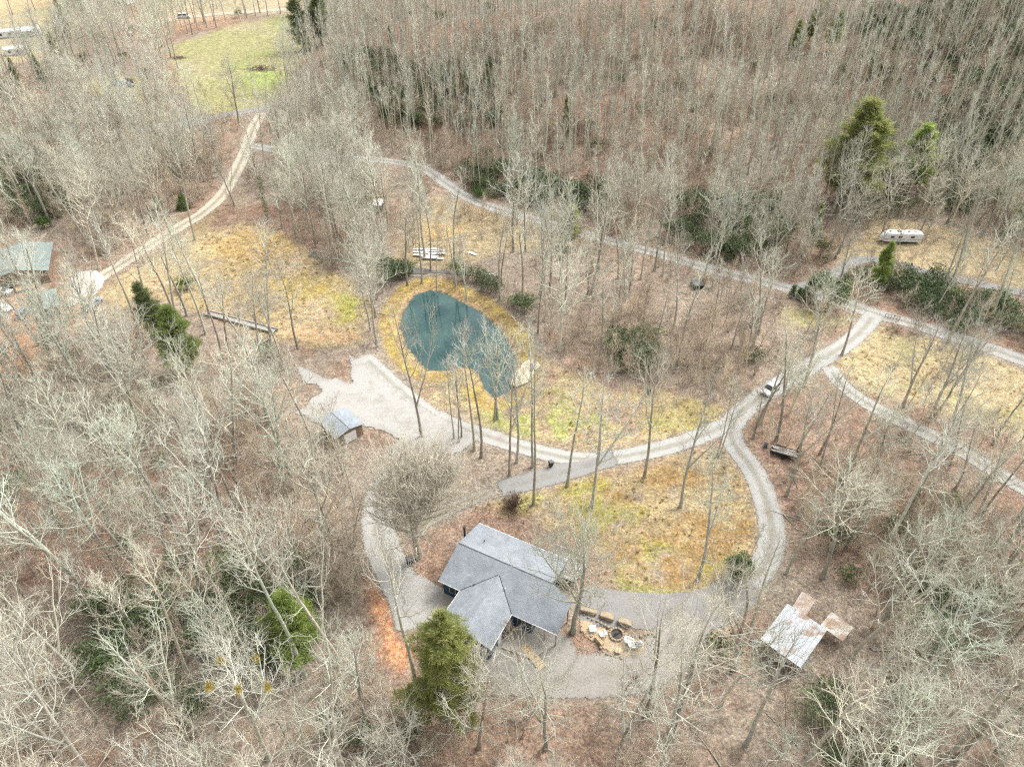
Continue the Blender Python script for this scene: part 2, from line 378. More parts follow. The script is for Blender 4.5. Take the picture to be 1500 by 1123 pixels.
# ------------------------------------------------------------------ the ground
def axis(lo, a, b, hi, s, g=1.16):
    mid = list(np.arange(a, b, s)); left = []; x = a; d = s
    while x > lo: d *= g; x -= d; left.append(x)
    right = []; x = mid[-1]; d = s
    while x < hi: d *= g; x += d; right.append(x)
    return np.array(left[::-1] + mid + right)
ax = axis(-3000, -150, 150, 3000, .85, 1.05); ay = axis(-2000, 24, 250, 4000, .85, 1.05)
XX, YY = np.meshgrid(ax, ay)
GP = np.stack([XX.ravel(), YY.ravel()], 1)
ZZ = tz(GP[:, 0], GP[:, 1])
pd = poly_sd(GP, POND)
ZZ = ZZ - np.where(pd > 0, .9 + 1.6*sstep(0, 5, pd), .9*(1 - sstep(0, 2.6, -pd)))
rd = np.full(len(GP), 1e9)
for k_, (px_, w_, mn_) in ROADS.items(): rd = np.minimum(rd, line_dist(GP, ROAD_LINES[k_][::4]) - w_*.5)
rd = np.minimum(rd, np.hypot(GP[:, 0]+1, GP[:, 1]-60) - 24); rd = np.minimum(rd, np.hypot(GP[:, 0]+27, GP[:, 1]-104) - 18)
ZZ = ZZ + (fbm(GP[:, 0], GP[:, 1], 3.0, 5, 2) - .5)*.12*(np.abs(pd) > 3)*sstep(.5, 2.5, rd)
n1 = fbm(GP[:, 0], GP[:, 1], 9, 21, 4); n2 = fbm(GP[:, 0], GP[:, 1], 2.6, 31, 3); n3 = fbm(GP[:, 0], GP[:, 1], 26, 41, 3)
LITTER, LITTER2, LITTER3 = np.array([.275, .192, .14]), np.array([.27, .222, .172]), np.array([.235, .15, .105])
col = LITTER + (LITTER2-LITTER)*sstep(.38, .66, n3)[:, None]
col = col + (LITTER3-col)*(sstep(.52, .75, n1)*.6)[:, None]
OCHRE, OCHRE2, STRAW, MOSS, PASTURE, PASTURE2, CLAY, BANK, DUST = [np.array(c) for c in
    [(.32, .248, .135), (.295, .19, .08), (.40, .32, .185), (.34, .33, .07), (.29, .275, .135), (.335, .295, .19), (.50, .25, .13), (.345, .245, .11), (.42, .33, .22)]]
def paint(px_poly, c, soft=1.5, wob=2.5, k=1.0, seed=0, raw=None):
    global col
    poly = raw if raw is not None else [at2(*p) for p in px_poly]
    s = poly_sd(GP, poly) + (fbm(GP[:, 0], GP[:, 1], wob*2.2+.5, 60+seed, 4) - .5)*2*wob
    w = sstep(-soft, soft, s)*k; col = col + (c - col)*w[:, None]
def blot(px_poly, c, scale, lo, hi, seed, k=1.0):     # patches of a second colour inside an outline
    global col
    s = poly_sd(GP, [at2(*p) for p in px_poly])
    w = sstep(-2, 3, s)*sstep(lo, hi, fbm(GP[:, 0], GP[:, 1], scale, seed, 4))*k
    col = col + (c - col)*w[:, None]
LAWN_L = [(205,430),(250,385),(300,345),(350,325),(420,345),(470,395),(520,405),(545,455),(530,500),(470,508),(400,495),(320,470),(250,440)]
LAWN_LANE = [(130,440),(180,402),(235,368),(300,325),(310,345),(250,390),(200,440),(170,460)]
LAWN_H = [(700,745),(760,722),(850,700),(920,690),(1000,665),(1060,655),(1090,690),(1108,740),(1112,800),(1085,845),(1020,878),(930,880),(880,850),(850,790),(780,755)]
LAWN_P = [(600,575),(660,605),(720,628),(800,655),(880,665),(960,655),(1040,625),(1060,600),(1000,580),(900,570),(830,545),(790,520),(760,570),(720,590),(690,560),(640,550)]
FIELD_R = [(1215,520),(1250,500),(1290,478),(1400,508),(1560,566),(1580,690),(1480,640),(1400,610),(1330,590),(1260,575)]
CLEAR_RV = [(1215,390),(1255,350),(1290,318),(1400,335),(1540,385),(1540,428),(1400,402),(1290,378)]
PAST = [(250,66),(330,40),(440,18),(455,60),(430,110),(400,148),(345,168),(285,165),(262,120)]
FIELD_T = [(-40,-40),(95,-40),(98,30),(92,62),(75,95),(30,92),(-60,100)]
STRIP_T = [(205,-30),(470,-30),(450,14),(330,26),(250,36),(205,30)]
MIDC = [(590,330),(640,290),(700,305),(800,335),(860,350),(840,375),(740,372),(660,395),(600,400),(560,385)]
paint([(470,250),(560,250),(640,270),(700,310),(860,350),(1000,390),(1160,430),(1250,470),(1215,520),(1100,580),(1060,590),(900,560),(800,470),(700,400),(560,380),(470,330)], LITTER2*1.08, 6, 6, .7, 1)
for poly, c, sf, wb, k in [(LAWN_L, OCHRE, 2, 3, .95), (LAWN_LANE, STRAW, 2, 2, .95), (LAWN_H, OCHRE, 2, 2.5, .95), (LAWN_P, STRAW*.92, 2, 3, .95), (FIELD_R, STRAW, 2, 3, .97), (CLEAR_RV, STRAW*.95, 2, 4, .8),
                           (PAST, PASTURE, 4, 4, 1), (FIELD_T, PASTURE2, 4, 6, 1), (STRIP_T, PASTURE2, 5, 6, 1), (MIDC, STRAW*.9, 4, 6, .8)]:
    paint(poly, c, sf, wb, k, len(poly))
blot(LAWN_L, STRAW*1.03, 22, .42, .62, 71, .75); blot(LAWN_L, OCHRE*1.05, 12, .5, .7, 72, .8); blot(LAWN_L, DUST, 6, .6, .72, 73, .7); blot(LAWN_L, LITTER2, 5, .56, .7, 173, .6)
paint([(488,432),(510,425),(528,440),(522,468),(500,470),(488,455)], MOSS, 2, 2, .85, 8)
paint([(395,415),(440,405),(500,410),(490,430),(420,440)], np.array([.40,.30,.09]), 3, 3, .7, 9)
paint([(300,360),(360,335),(420,350),(430,370),(340,385)], np.array([.44,.30,.115]), 3, 3, .6, 10)
paint([(405,465),(470,482),(520,492),(500,502),(420,490)], np.array([.50,.33,.19]), 2, 2, .75, 12)
blot(LAWN_H, LITTER2, 4, .5, .66, 174, .7); blot(LAWN_H, OCHRE2, 5, .46, .62, 74, .85); blot(LAWN_H, STRAW, 9, .52, .66, 75, .6); blot(LAWN_H, MOSS*.8, 7, .58, .72, 76, .65)
paint([(905,850),(960,862),(1030,866),(1060,862),(1030,884),(960,888),(915,880)], np.array([.25,.27,.08]), 1.5, 1.5, .75, 13)
paint([(845,800),(900,830),(920,870),(880,880),(848,850)], LITTER*1.05, 2, 2, .7, 14)
blot(LAWN_P, np.array([.29,.32,.10]), 10, .48, .62, 77, .8); blot(LAWN_P, OCHRE, 7, .5, .66, 78, .75); blot(LAWN_P, LITTER, 6, .6, .7, 79, .8)
paint([(930,605),(1010,590),(1060,600),(1040,620),(980,635),(940,630)], np.array([.30,.29,.06]), 2, 2.5, .6, 15)
paint([(850,560),(960,572),(1050,600),(1000,612),(900,598)], OCHRE, 2, 3, .7, 16)
blot(FIELD_R, PASTURE*.95, 14, .5, .64, 80, .6); paint([(1305,490),(1345,500),(1360,520),(1335,535),(1305,520)], PASTURE*.95, 3, 3, .7, 17)
blot(PAST, PASTURE2, 30, .48, .66, 81, .7); blot(PAST, np.array([.26,.31,.10]), 24, .52, .66, 82, .7); paint([(350,90),(400,105),(395,140),(360,135)], np.array([.25,.31,.09]), 6, 6, .6, 18)
blot(FIELD_T, STRAW*1.05, 40, .42, .6, 83, .8); paint([(62,8),(95,14),(95,34),(66,30)], PASTURE, 5, 5, .7, 19)
paint([(-20,-20),(90,-20),(90,10),(-20,16)], np.array([.45,.34,.2]), 5, 5, .7, 20)
blot(STRIP_T, np.array([.44,.34,.22]), 40, .4, .6, 84, .7)
paint([(225,28),(330,20),(345,34),(300,44),(240,50)], np.array([.42,.28,.19]), 8, 8, .7, 21)
paint([(125,112),(215,112),(220,150),(140,152)], PASTURE*1.05, 5, 5, .8, 22)
paint([(-40,360),(70,380),(130,410),(150,460),(110,500),(40,560),(-40,570)], np.array([.40,.29,.20]), 3, 5, .75, 23)
paint([(-30,455),(35,462),(45,500),(20,560),(-40,580)], CLAY, 2, 4, .85, 24)
paint([(60,395),(115,385),(120,410),(80,440)], LITTER3*1.1, 1.5, 1.5, .7, 25)
paint([(552,890),(572,880),(588,915),(600,960),(585,985),(562,960),(550,925)], CLAY*1.08, 1.2, 1.6, .95, 26)
paint([(538,855),(556,850),(570,890),(556,900)], CLAY*.85, 1.5, 2, .55, 27)
paint([(600,800),(640,770),(690,735),(780,760),(700,770),(660,810),(640,860),(600,850)], LITTER3*1.25, 2, 3, .6, 28)
paint([(840,905),(880,900),(945,915),(970,940),(960,975),(900,980),(850,965),(836,935)], LITTER3*1.15, 1.5, 2, .7, 29)
paint([(1040,900),(1110,880),(1120,960),(1090,985),(1040,960)], LITTER3*1.2, 2, 3, .7, 30)
paint([(1030,905),(1065,895),(1075,912),(1045,935)], DUST, 1.2, 1.5, .7, 31)
paint([(625,332),(665,325),(690,338),(660,352),(630,348)], np.array([.46,.31,.13]), 2, 2.5, .85, 32)
paint([(1150,425),(1260,455),(1280,440),(1500,500),(1500,525),(1300,472),(1210,470)], LITTER3*1.3, 2, 3, .7, 33)
paint([(1150,455),(1190,452),(1250,468),(1210,482),(1160,478)], np.array([.36,.33,.10]), 3, 3, .6, 34)
paint([(255,320),(318,300),(312,340),(285,350)], OCHRE*.75, 2, 3, .6, 35)
# dry ochre moss collar round the water
s_ = -pd + (fbm(GP[:, 0], GP[:, 1], 3, 91, 3) - .5)*1.0
ring = sstep(.1, .8, s_)*(1 - sstep(4.2, 5.4, s_))
ppx, ppy = project(GP[:, 0], GP[:, 1], ZZ)
col = col + (BANK*np.array([1, 1.02, .95]) - col)*(ring*.92)[:, None]
col = col + (np.array([.44,.30,.17]) - col)*(sstep(.0, .3, s_)*(1-sstep(1.0, 1.6, s_))*.7)[:, None]
col = np.where((pd > -.15)[:, None], np.array([.10, .10, .07]), col)
blotw = sstep(.45, .65, n2)*ring*.5; col = col + (np.array([.40,.31,.07]) - col)*blotw[:, None]
# gravel thrown and trodden into the verges
for k, (px, w, mn) in ROADS.items():
    d = line_dist(GP, ROAD_LINES[k][::3]); col = col + (np.array([.31, .27, .21]) - col)*((1 - sstep(w*.42, w*.42+1.7, d + (n2-.5)*2.0))*.55)[:, None]
col = col*(.80 + .26*n2)[:, None]
far_w = sstep(600, 1500, np.hypot(GP[:, 0], GP[:, 1]))[:, None]
col = col + (np.array([.19, .165, .125]) - col)*far_w
nx, ny = len(ax), len(ay)
ii = (np.arange(ny-1)[:, None]*nx + np.arange(nx-1)).ravel()
gme = mesh_np('ground', np.column_stack([GP, ZZ]), np.stack([ii, ii+1, ii+1+nx, ii+nx], 1), ground_material(), True)
ca = gme.color_attributes.new('ground_colour', 'FLOAT_COLOR', 'POINT')
ca.data.foreach_set('color', np.column_stack([np.clip(col, .02, .9), np.ones(len(col))]).astype(np.float32).ravel())
tag(obj('ground', gme), kind='structure')

# ------------------------------------------------------------------ roads and yards as sheets over the ground
def strip(name, line, width, m, lift, cols=8):
    n = len(line); T = np.gradient(line, axis=0); T /= np.linalg.norm(T, axis=1)[:, None]; N = np.stack([-T[:, 1], T[:, 0]], 1)
    ww = width*(.93 + .2*(vnoise(line[:, 0], line[:, 1], 9, 7)))
    s = np.linspace(-.5, .5, cols+1); V = []; A = []
    for k in s:
        P = line + N*(k*ww*1.12)[:, None]; V.append(np.column_stack([P, tz(P[:, 0], P[:, 1]) + lift + .02*(1-4*k*k)])); A.append(np.full(n, abs(k)*2))
    run = np.concatenate([[0], np.cumsum(np.linalg.norm(np.diff(line, axis=0), axis=1))]); fade = 1.05 - np.minimum(run, run[-1]-run)/3.0   # ends break up into what they meet
    V = np.stack(V, 1).reshape(-1, 3); A = np.maximum(np.stack(A, 1), fade[:, None]).ravel(); w = cols+1
    i = (np.arange(n-1)[:, None]*w + np.arange(cols)).ravel()
    me = mesh_np(name, V, np.stack([i, i+1, i+1+w, i+w], 1), m, True)
    at_ = me.attributes.new('across', 'FLOAT', 'POINT'); at_.data.foreach_set('value', A.astype(np.float32))
    return tag(obj(name, me), kind='structure')
for q, (k, (px, w, mn)) in enumerate(ROADS.items()):
    strip(k, ROAD_LINES[k], w, MATS[mn], .035 + .004*q)
def yard(name, px_poly, m, lift, step=.7, soft=2.0):
    poly = np.array([at2(*p) for p in px_poly]); lo = poly.min(0)-1.5; hi = poly.max(0)+1.5
    xs = np.arange(lo[0], hi[0], step); ys = np.arange(lo[1], hi[1], step); X, Y = np.meshgrid(xs, ys)
    P = np.stack([X.ravel(), Y.ravel()], 1); s = poly_sd(P, poly) + (fbm(P[:, 0], P[:, 1], 3.5, 77, 3) - .5)*2.2
    A = np.clip(1 - s/soft*.5, 0, 1.6)
    w = len(xs); i = (np.arange(len(ys)-1)[:, None]*w + np.arange(w-1)).ravel(); F = np.stack([i, i+1, i+1+w, i+w], 1)
    F = F[(s[F] > -.8).any(1)]; used = np.unique(F); mp = np.full(len(P), -1); mp[used] = np.arange(len(used))
    me = mesh_np(name, np.column_stack([P, tz(P[:, 0], P[:, 1]) + lift])[used], mp[F], m, True)
    at_ = me.attributes.new('across', 'FLOAT', 'POINT'); at_.data.foreach_set('value', A[used].astype(np.float32))
    return tag(obj(name, me), kind='structure')
yard('gravel_yard', [(430,533),(450,540),(485,552),(515,560),(512,520),(535,528),(565,556),(610,590),(660,614),(705,640),(680,662),(630,668),(600,650),(560,635),(530,625),(505,600),(470,625),(432,606),(452,585),(470,572),(440,556)], MATS['yard_gravel'], .105)
yard('gravel_parking', [(560,800),(600,832),(640,850),(668,866),(652,900),(640,915),(612,930),(590,890)], MATS['yard_gravel'], .11)
yard('gravel_apron', [(640,905),(690,958),(735,930),(770,905),(842,930),(850,965),(820,1000),(740,1000),(700,992),(650,965)], MATS['old_asphalt'], .10)
yard('fire_pit_floor', [(845,908),(862,903),(885,920),(920,930),(945,936),(952,955),(935,968),(905,962),(880,950),(858,938),(845,925)], MATS['fire_pit_sand'], .115)
yard('concrete_yard', [(100,408),(112,398),(140,396),(152,404),(148,420),(140,432),(120,440),(108,452),(98,448),(108,428)], MATS['pale_concrete'], .10, .9)

# ------------------------------------------------------------------ water
wm = bpy.data.materials.new('pond_water'); wm.use_nodes = True
b = wm.node_tree.nodes['Principled BSDF']; b.inputs['Base Color'].default_value = (.030, .105, .105, 1); b.inputs['Roughness'].default_value = .02
b.inputs['IOR'].default_value = 1.33; b.inputs['Specular IOR Level'].default_value = .5
tcw = wm.node_tree.nodes.new('ShaderNodeTexCoord'); nw = wm.node_tree.nodes.new('ShaderNodeTexNoise'); nw.inputs['Scale'].default_value = 1.4; nw.inputs['Detail'].default_value = 3
bw = wm.node_tree.nodes.new('ShaderNodeBump'); bw.inputs['Strength'].default_value = .05; bw.inputs['Distance'].default_value = .05
wm.node_tree.links.new(tcw.outputs['Object'], nw.inputs['Vector']); wm.node_tree.links.new(nw.outputs['Fac'], bw.inputs['Height']); wm.node_tree.links.new(bw.outputs['Normal'], b.inputs['Normal'])
rpw = wm.node_tree.nodes.new('ShaderNodeValToRGB'); nw2 = wm.node_tree.nodes.new('ShaderNodeTexNoise'); nw2.inputs['Scale'].default_value = .12; nw2.inputs['Detail'].default_value = 3
rpw.color_ramp.elements[0].color = (.018, .055, .055, 1); rpw.color_ramp.elements[1].color = (.052, .105, .098, 1); rpw.color_ramp.elements[0].position = .35; rpw.color_ramp.elements[1].position = .65
wm.node_tree.links.new(tcw.outputs['Object'], nw2.inputs['Vector']); wm.node_tree.links.new(nw2.outputs['Fac'], rpw.inputs['Fac']); wm.node_tree.links.new(rpw.outputs['Color'], b.inputs['Base Color'])
sp = smooth_line(list(POND) + [POND[0]], .8)[:-1]; cen = sp.mean(0)
spx = sp + (sp-cen)/np.linalg.norm(sp-cen, axis=1)[:, None]*.35
tag(obj('pond', mesh('pond', [(x, y, -.9) for x, y in spx], [tuple(range(len(spx)))] if np.cross(spx[1]-spx[0], cen-spx[0]) > 0 else [tuple(range(len(spx)))[::-1]], wm)), kind='structure')
mat('creek_water', (.12, .115, .10), rough=.12, var=.4, scale=.6, spec=.5)
CREEK = smooth_line([at2(*p) for p in [(455,372),(490,378),(520,380),(555,388),(590,396),(640,398),(690,402)]])
def creek():
    n = len(CREEK); T = np.gradient(CREEK, axis=0); T /= np.linalg.norm(T, axis=1)[:, None]; N = np.stack([-T[:, 1], T[:, 0]], 1)
    w = .5 + 1.3*vnoise(CREEK[:, 0], CREEK[:, 1], 6, 3); V = []
    for k in (-1, 0, 1):
        P = CREEK + N*(k*w)[:, None]; V.append(np.column_stack([P, tz(P[:, 0], P[:, 1]) + .09]))
    V = np.stack(V, 1).reshape(-1, 3); i = (np.arange(n-1)[:, None]*3 + np.arange(2)).ravel()
    tag(obj('creek', mesh_np('creek', V, np.stack([i, i+1, i+4, i+3], 1), MATS['creek_water'], True)), kind='structure')
creek()

# ------------------------------------------------------------------ buildings
def roof_material(name, c1, c2, course=.22, axis_='Y', stain=None):
    """shingle courses: fine rows of slightly different greys"""
    m = bpy.data.materials.new(name); m.use_nodes = True; MATS[name] = m
    nt = m.node_tree; n = nt.nodes; l = nt.links; b = n['Principled BSDF']; b.inputs['Roughness'].default_value = .9; b.inputs['Specular IOR Level'].default_value = .2
    tc = n.new('ShaderNodeTexCoord'); mp = n.new('ShaderNodeMapping'); l.new(tc.outputs['Object'], mp.inputs['Vector'])
    br = n.new('ShaderNodeTexBrick'); br.inputs['Scale'].default_value = 1; br.inputs['Brick Width'].default_value = .45; br.inputs['Row Height'].default_value = course; br.inputs['Mortar Size'].default_value = .012
    br.inputs['Color1'].default_value = (*c1, 1); br.inputs['Color2'].default_value = (*c2, 1); br.inputs['Mortar'].default_value = (*[c*.6 for c in c1], 1); br.inputs['Bias'].default_value = 0
    if axis_ == 'X': mp.inputs['Rotation'].default_value = (0, 0, math.pi/2)
    l.new(mp.outputs[0], br.inputs['Vector'])
    nz = n.new('ShaderNodeTexNoise'); nz.inputs['Scale'].default_value = .5; nz.inputs['Detail'].default_value = 6; nz.inputs['Roughness'].default_value = .7; l.new(tc.outputs['Object'], nz.inputs['Vector'])
    mr = n.new('ShaderNodeMapRange'); mr.inputs['From Min'].default_value = .3; mr.inputs['From Max'].default_value = .7; mr.inputs['To Min'].default_value = .82; mr.inputs['To Max'].default_value = 1.2; l.new(nz.outputs['Fac'], mr.inputs['Value'])
    mx = n.new('ShaderNodeMix'); mx.data_type = 'RGBA'; mx.blend_type = 'MULTIPLY'; mx.inputs['Factor'].default_value = 1; l.new(br.outputs['Color'], mx.inputs['A']); l.new(mr.outputs['Result'], mx.inputs['B'])
    out = mx.outputs['Result']
    if stain:
        n2 = n.new('ShaderNodeTexNoise'); n2.inputs['Scale'].default_value = .35; n2.inputs['Detail'].default_value = 5; l.new(tc.outputs['Object'], n2.inputs['Vector'])
        m2 = n.new('ShaderNodeMapRange'); m2.inputs['From Min'].default_value = .56; m2.inputs['From Max'].default_value = .66; l.new(n2.outputs['Fac'], m2.inputs['Value'])
        m3 = n.new('ShaderNodeMix'); m3.data_type = 'RGBA'; m3.inputs['B'].default_value = (*stain, 1); l.new(m2.outputs['Result'], m3.inputs['Factor']); l.new(out, m3.inputs['A']); out = m3.outputs['Result']
    l.new(out, b.inputs['Base Color']); return m
def metal_sheet(name, base, dirt, lo=.5, hi=.62, scale=.35, streak=6.0):
    """painted sheet metal with rust and leaf litter lying on it in patches drawn out down the slope"""
    m = bpy.data.materials.new(name); m.use_nodes = True; MATS[name] = m
    nt = m.node_tree; n = nt.nodes; l = nt.links; b = n['Principled BSDF']; b.inputs['Roughness'].default_value = .5; b.inputs['Specular IOR Level'].default_value = .4
    g = n.new('ShaderNodeNewGeometry'); mp = n.new('ShaderNodeMapping'); mp.inputs['Rotation'].default_value = (0, 0, R(-57)); mp.inputs['Scale'].default_value = (1, streak*.35, 1); l.new(g.outputs['Position'], mp.inputs['Vector'])
    a = n.new('ShaderNodeTexNoise'); a.inputs['Scale'].default_value = scale; a.inputs['Detail'].default_value = 7; a.inputs['Roughness'].default_value = .68; l.new(mp.outputs[0], a.inputs['Vector'])
    mr = n.new('ShaderNodeMapRange'); mr.inputs['From Min'].default_value = lo; mr.inputs['From Max'].default_value = hi; l.new(a.outputs['Fac'], mr.inputs['Value'])
    c = n.new('ShaderNodeTexNoise'); c.inputs['Scale'].default_value = 2.2; c.inputs['Detail'].default_value = 6; l.new(g.outputs['Position'], c.inputs['Vector'])
    rp = n.new('ShaderNodeValToRGB'); rp.color_ramp.elements[0].color = (*[v*.8 for v in base], 1); rp.color_ramp.elements[1].color = (*base, 1); rp.color_ramp.elements[0].position = .3; rp.color_ramp.elements[1].position = .6; l.new(c.outputs['Fac'], rp.inputs['Fac'])
    mx = n.new('ShaderNodeMix'); mx.data_type = 'RGBA'; mx.inputs['B'].default_value = (*dirt, 1); l.new(mr.outputs['Result'], mx.inputs['Factor']); l.new(rp.outputs['Color'], mx.inputs['A']); l.new(mx.outputs['Result'], b.inputs['Base Color']); return m
roof_material('grey_shingle', (.22, .243, .265), (.262, .285, .307)); roof_material('grey_shingle_wing', (.22, .243, .265), (.262, .285, .307), axis_='X')
roof_material('slate_shingle', (.24, .27, .30), (.29, .32, .35)); roof_material('sage_roof', (.22, .265, .25), (.25, .295, .275), course=.4)
mat('blue_siding', (.035, .075, .13), rough=.7, var=.15, scale=2); mat('white_trim', (.72, .72, .70), rough=.6, var=.06); mat('dark_glass', (.03, .035, .04), rough=.12, var=.2, spec=.6)
mat('black_metal', (.03, .03, .033), rough=.55, var=.2); mat('grey_wood', (.33, .31, .28), var=.25, scale=2.5); mat('deck_wood', (.60, .49, .35), var=.2, scale=1.6); mat('brown_wall', (.24, .17, .12), var=.25, scale=1.5)
mat('concrete', (.36, .33, .28), var=.14, scale=.8, bump=.1); mat('white_paint', (.70, .71, .71), rough=.5, var=.05); mat('sandstone', (.34, .275, .19), var=.25, scale=1.3, bump=.5); mat('rubber', (.03, .03, .03), rough=.9, var=.2); mat('chrome', (.5, .5, .5), rough=.35, metal=.8, var=.1)
mat('grey_stone', (.36, .33, .28), var=.28, scale=1.1, bump=.5); mat('ash', (.06, .055, .05), var=.4, scale=3); mat('tan_board', (.50, .37, .22), var=.2, scale=2)
metal_sheet('shed_metal', (.45, .48, .50), (.27, .185, .125), .54, .64); metal_sheet('rusty_metal', (.47, .455, .43), (.33, .22, .15), .40, .58); metal_sheet('canopy_metal', (.55, .53, .46), (.31, .215, .15), .42, .55); metal_sheet('home_metal', (.55, .58, .60), (.45, .44, .40), .55, .7, .2)

# --- the grey-roofed house
HA = R(-27.5); p0 = flat(672, 794.5, 5.3)
hz = gz(p0[0]+3, p0[1]-3)
house = thing('house', (p0[0], p0[1], hz), HA, 'dark blue house with grey shingled cross gable roof beside the gravel loop', 'house')
PIT = .317; RZ = 5.3; EZ = RZ - 6.0*PIT
def zf(v): return RZ - abs(v)*PIT
L_ = 15.3; W0, W1, WV = 3.65, 11.95, -12.0; WC = (W0+W1)/2; WRZ = zf(-6.0) + (W1-W0)/2*PIT
# walls: main block, wing, as gabled boxes
w = MB()
w.prism([(-5.45, -.3), (5.45, -.3), (5.45, zf(5.45)-.14), (0, RZ-.14), (-5.45, zf(5.45)-.14)], 0, 1)
V = [(y*(L_-.9)+.45, x, z) for x, y, z in w.V]; w2 = MB().poly(V, w.F).build('wall', MATS['blue_siding'], house)
g = MB(); hw = (W1-W0)/2 - .4
g.prism([(WC-hw, -.3), (WC+hw, -.3), (WC+hw, WRZ-hw*PIT-.14), (WC, WRZ-.14), (WC-hw, WRZ-hw*PIT-.14)], WV+.5, -5.44); g.build('wing_wall', MATS['blue_siding'], house)
def roof_part(name, pts, m, t=.16): return MB().slab(pts, t).build(name, m, house)
roof_part('roof_back', [(0, 0, RZ), (L_, 0, RZ), (L_, 6.0, EZ), (0, 6.0, EZ)], MATS['grey_shingle'])
vj = -(RZ-WRZ)/PIT                                                   # where the wing ridge dies into the main slope
roof_part('roof_front', [(0, 0, RZ), (0, -5.95, zf(5.95)), (W0, -5.95, zf(5.95)), (WC, vj, zf(vj)), (W1, -5.95, zf(5.95)), (L_, -5.95, zf(5.95)), (L_, 0, RZ)], MATS['grey_shingle'])
roof_part('wing_roof', [(WC, vj, WRZ+.004), (W0, -5.95, zf(5.95)+.004), (W0, WV, zf(5.95)+.004), (WC, WV, WRZ+.004)], MATS['grey_shingle_wing'])
roof_part('wing_roof', [(WC, WV, WRZ+.004), (W1, WV, zf(5.95)+.004), (W1, -5.95, zf(5.95)+.004), (WC, vj, WRZ+.004)], MATS['grey_shingle_wing'])
roof_part('porch_roof', [(L_+.01, 0-.05, RZ-.03), (L_+.01, -5.95, zf(5.95)-.02), (18.9, -5.9, zf(5.9)-.03), (18.9, -1.2, zf(1.2)-.04)], MATS['grey_shingle'])
MB().tube([(0, 0, RZ+.02), (L_, 0, RZ+.02)], .09, 6).build('ridge_cap', MATS['slate_shingle'], house)
MB().tube([(WC, vj, WRZ+.02), (WC, WV, WRZ+.02)], .08, 6).build('ridge_cap', MATS['slate_shingle'], house)
for a, b_ in (((W0, -5.95, zf(5.95)+.02), (WC, vj, WRZ+.01)), ((W1, -5.95, zf(5.95)+.02), (WC, vj, WRZ+.01))): MB().tube([a, b_], .05, 5).build('valley', MATS['black_metal'], house)
for a, b_ in (((0, 6.03, EZ-.08), (L_, 6.03, EZ-.08)), ((0, -5.98, EZ-.06), (W0, -5.98, EZ-.06)), ((W1, -5.98, EZ-.06), (18.9, -5.98, EZ-.06)), ((W0-.03, -5.98, EZ-.06), (W0-.03, WV, EZ-.06)), ((W1+.03, -5.98, EZ-.06), (W1+.03, WV, EZ-.06))): MB().tube([a, b_], .07, 6).build('gutter', MATS['white_trim'], house)
MB().tube([(-.3, 2.2, 0), (-.3, 2.2, 6.1)], .16, 10).tube([(-.3, 2.2, 6.1), (-.3, 2.2, 6.35)], [.24, .24], 10).build('stove_pipe', MATS['black_metal'], house)
for u, v in ((5.2, -4.6), (9.6, -3.4), (3, 2.4)): MB().tube([(u, v, zf(v)-.1), (u, v, zf(v)+.45)], .07, 8).build('vent_pipe', MATS['black_metal'] if u < 9 else MATS['white_trim'], house)
def window(x, y, z, wdt, hgt, nrm):                                   # nrm 'u-','u+','v-','v+'
    s = .03; o = .05
    if nrm[0] == 'u':
        k = -1 if nrm[1] == '-' else 1
        f = MB().box(*sorted((x, x+k*.05)), y-wdt/2-.08, y+wdt/2+.08, z-hgt/2-.08, z+hgt/2+.08).build('window', MATS['white_trim'], house)
        MB().box(*sorted((x+k*.03, x+k*.065)), y-wdt/2, y+wdt/2, z-hgt/2, z+hgt/2).build('pane', MATS['dark_glass'], f)
    else:
        k = -1 if nrm[1] == '-' else 1
        f = MB().box(x-wdt/2-.08, x+wdt/2+.08, *sorted((y, y+k*.05)), z-hgt/2-.08, z+hgt/2+.08).build('window', MATS['white_trim'], house)
        MB().box(x-wdt/2, x+wdt/2, *sorted((y+k*.03, y+k*.065)), z-hgt/2, z+hgt/2).build('pane', MATS['dark_glass'], f)
for y in (-3, 1.5, 3.6): window(.45, y, 1.7, 1.1, 1.2, 'u-')
for y in (-3, 3): window(L_-.45, y, 1.9, 1.6, 1.5, 'u+')
for x in (2.0, 13.2, 14.4): window(x, -5.45, 1.7, .9, 1.3, 'v-')
for x in (2.5, 5, 8, 11): window(x, 5.45, 1.7, 1.3, 1.2, 'v+')
for x in (WC-2, WC+2):
    d = MB().box(x-1.35, x+1.35, WV+.44, WV+.5, 0, 2.1).build('garage_door', MATS['white_trim'], house)
MB().box(W1-.42, W1-.36, -9.2, -8.3, 0, 2.05).build('door', MATS['white_trim'], house)
for u in (16.9, 18.6):
    for v in (-5.6, -1.6): MB().box(u-.08, u+.08, v-.08, v+.08, -.2, zf(v)-.24).build('porch_post', MATS['grey_wood'], house)
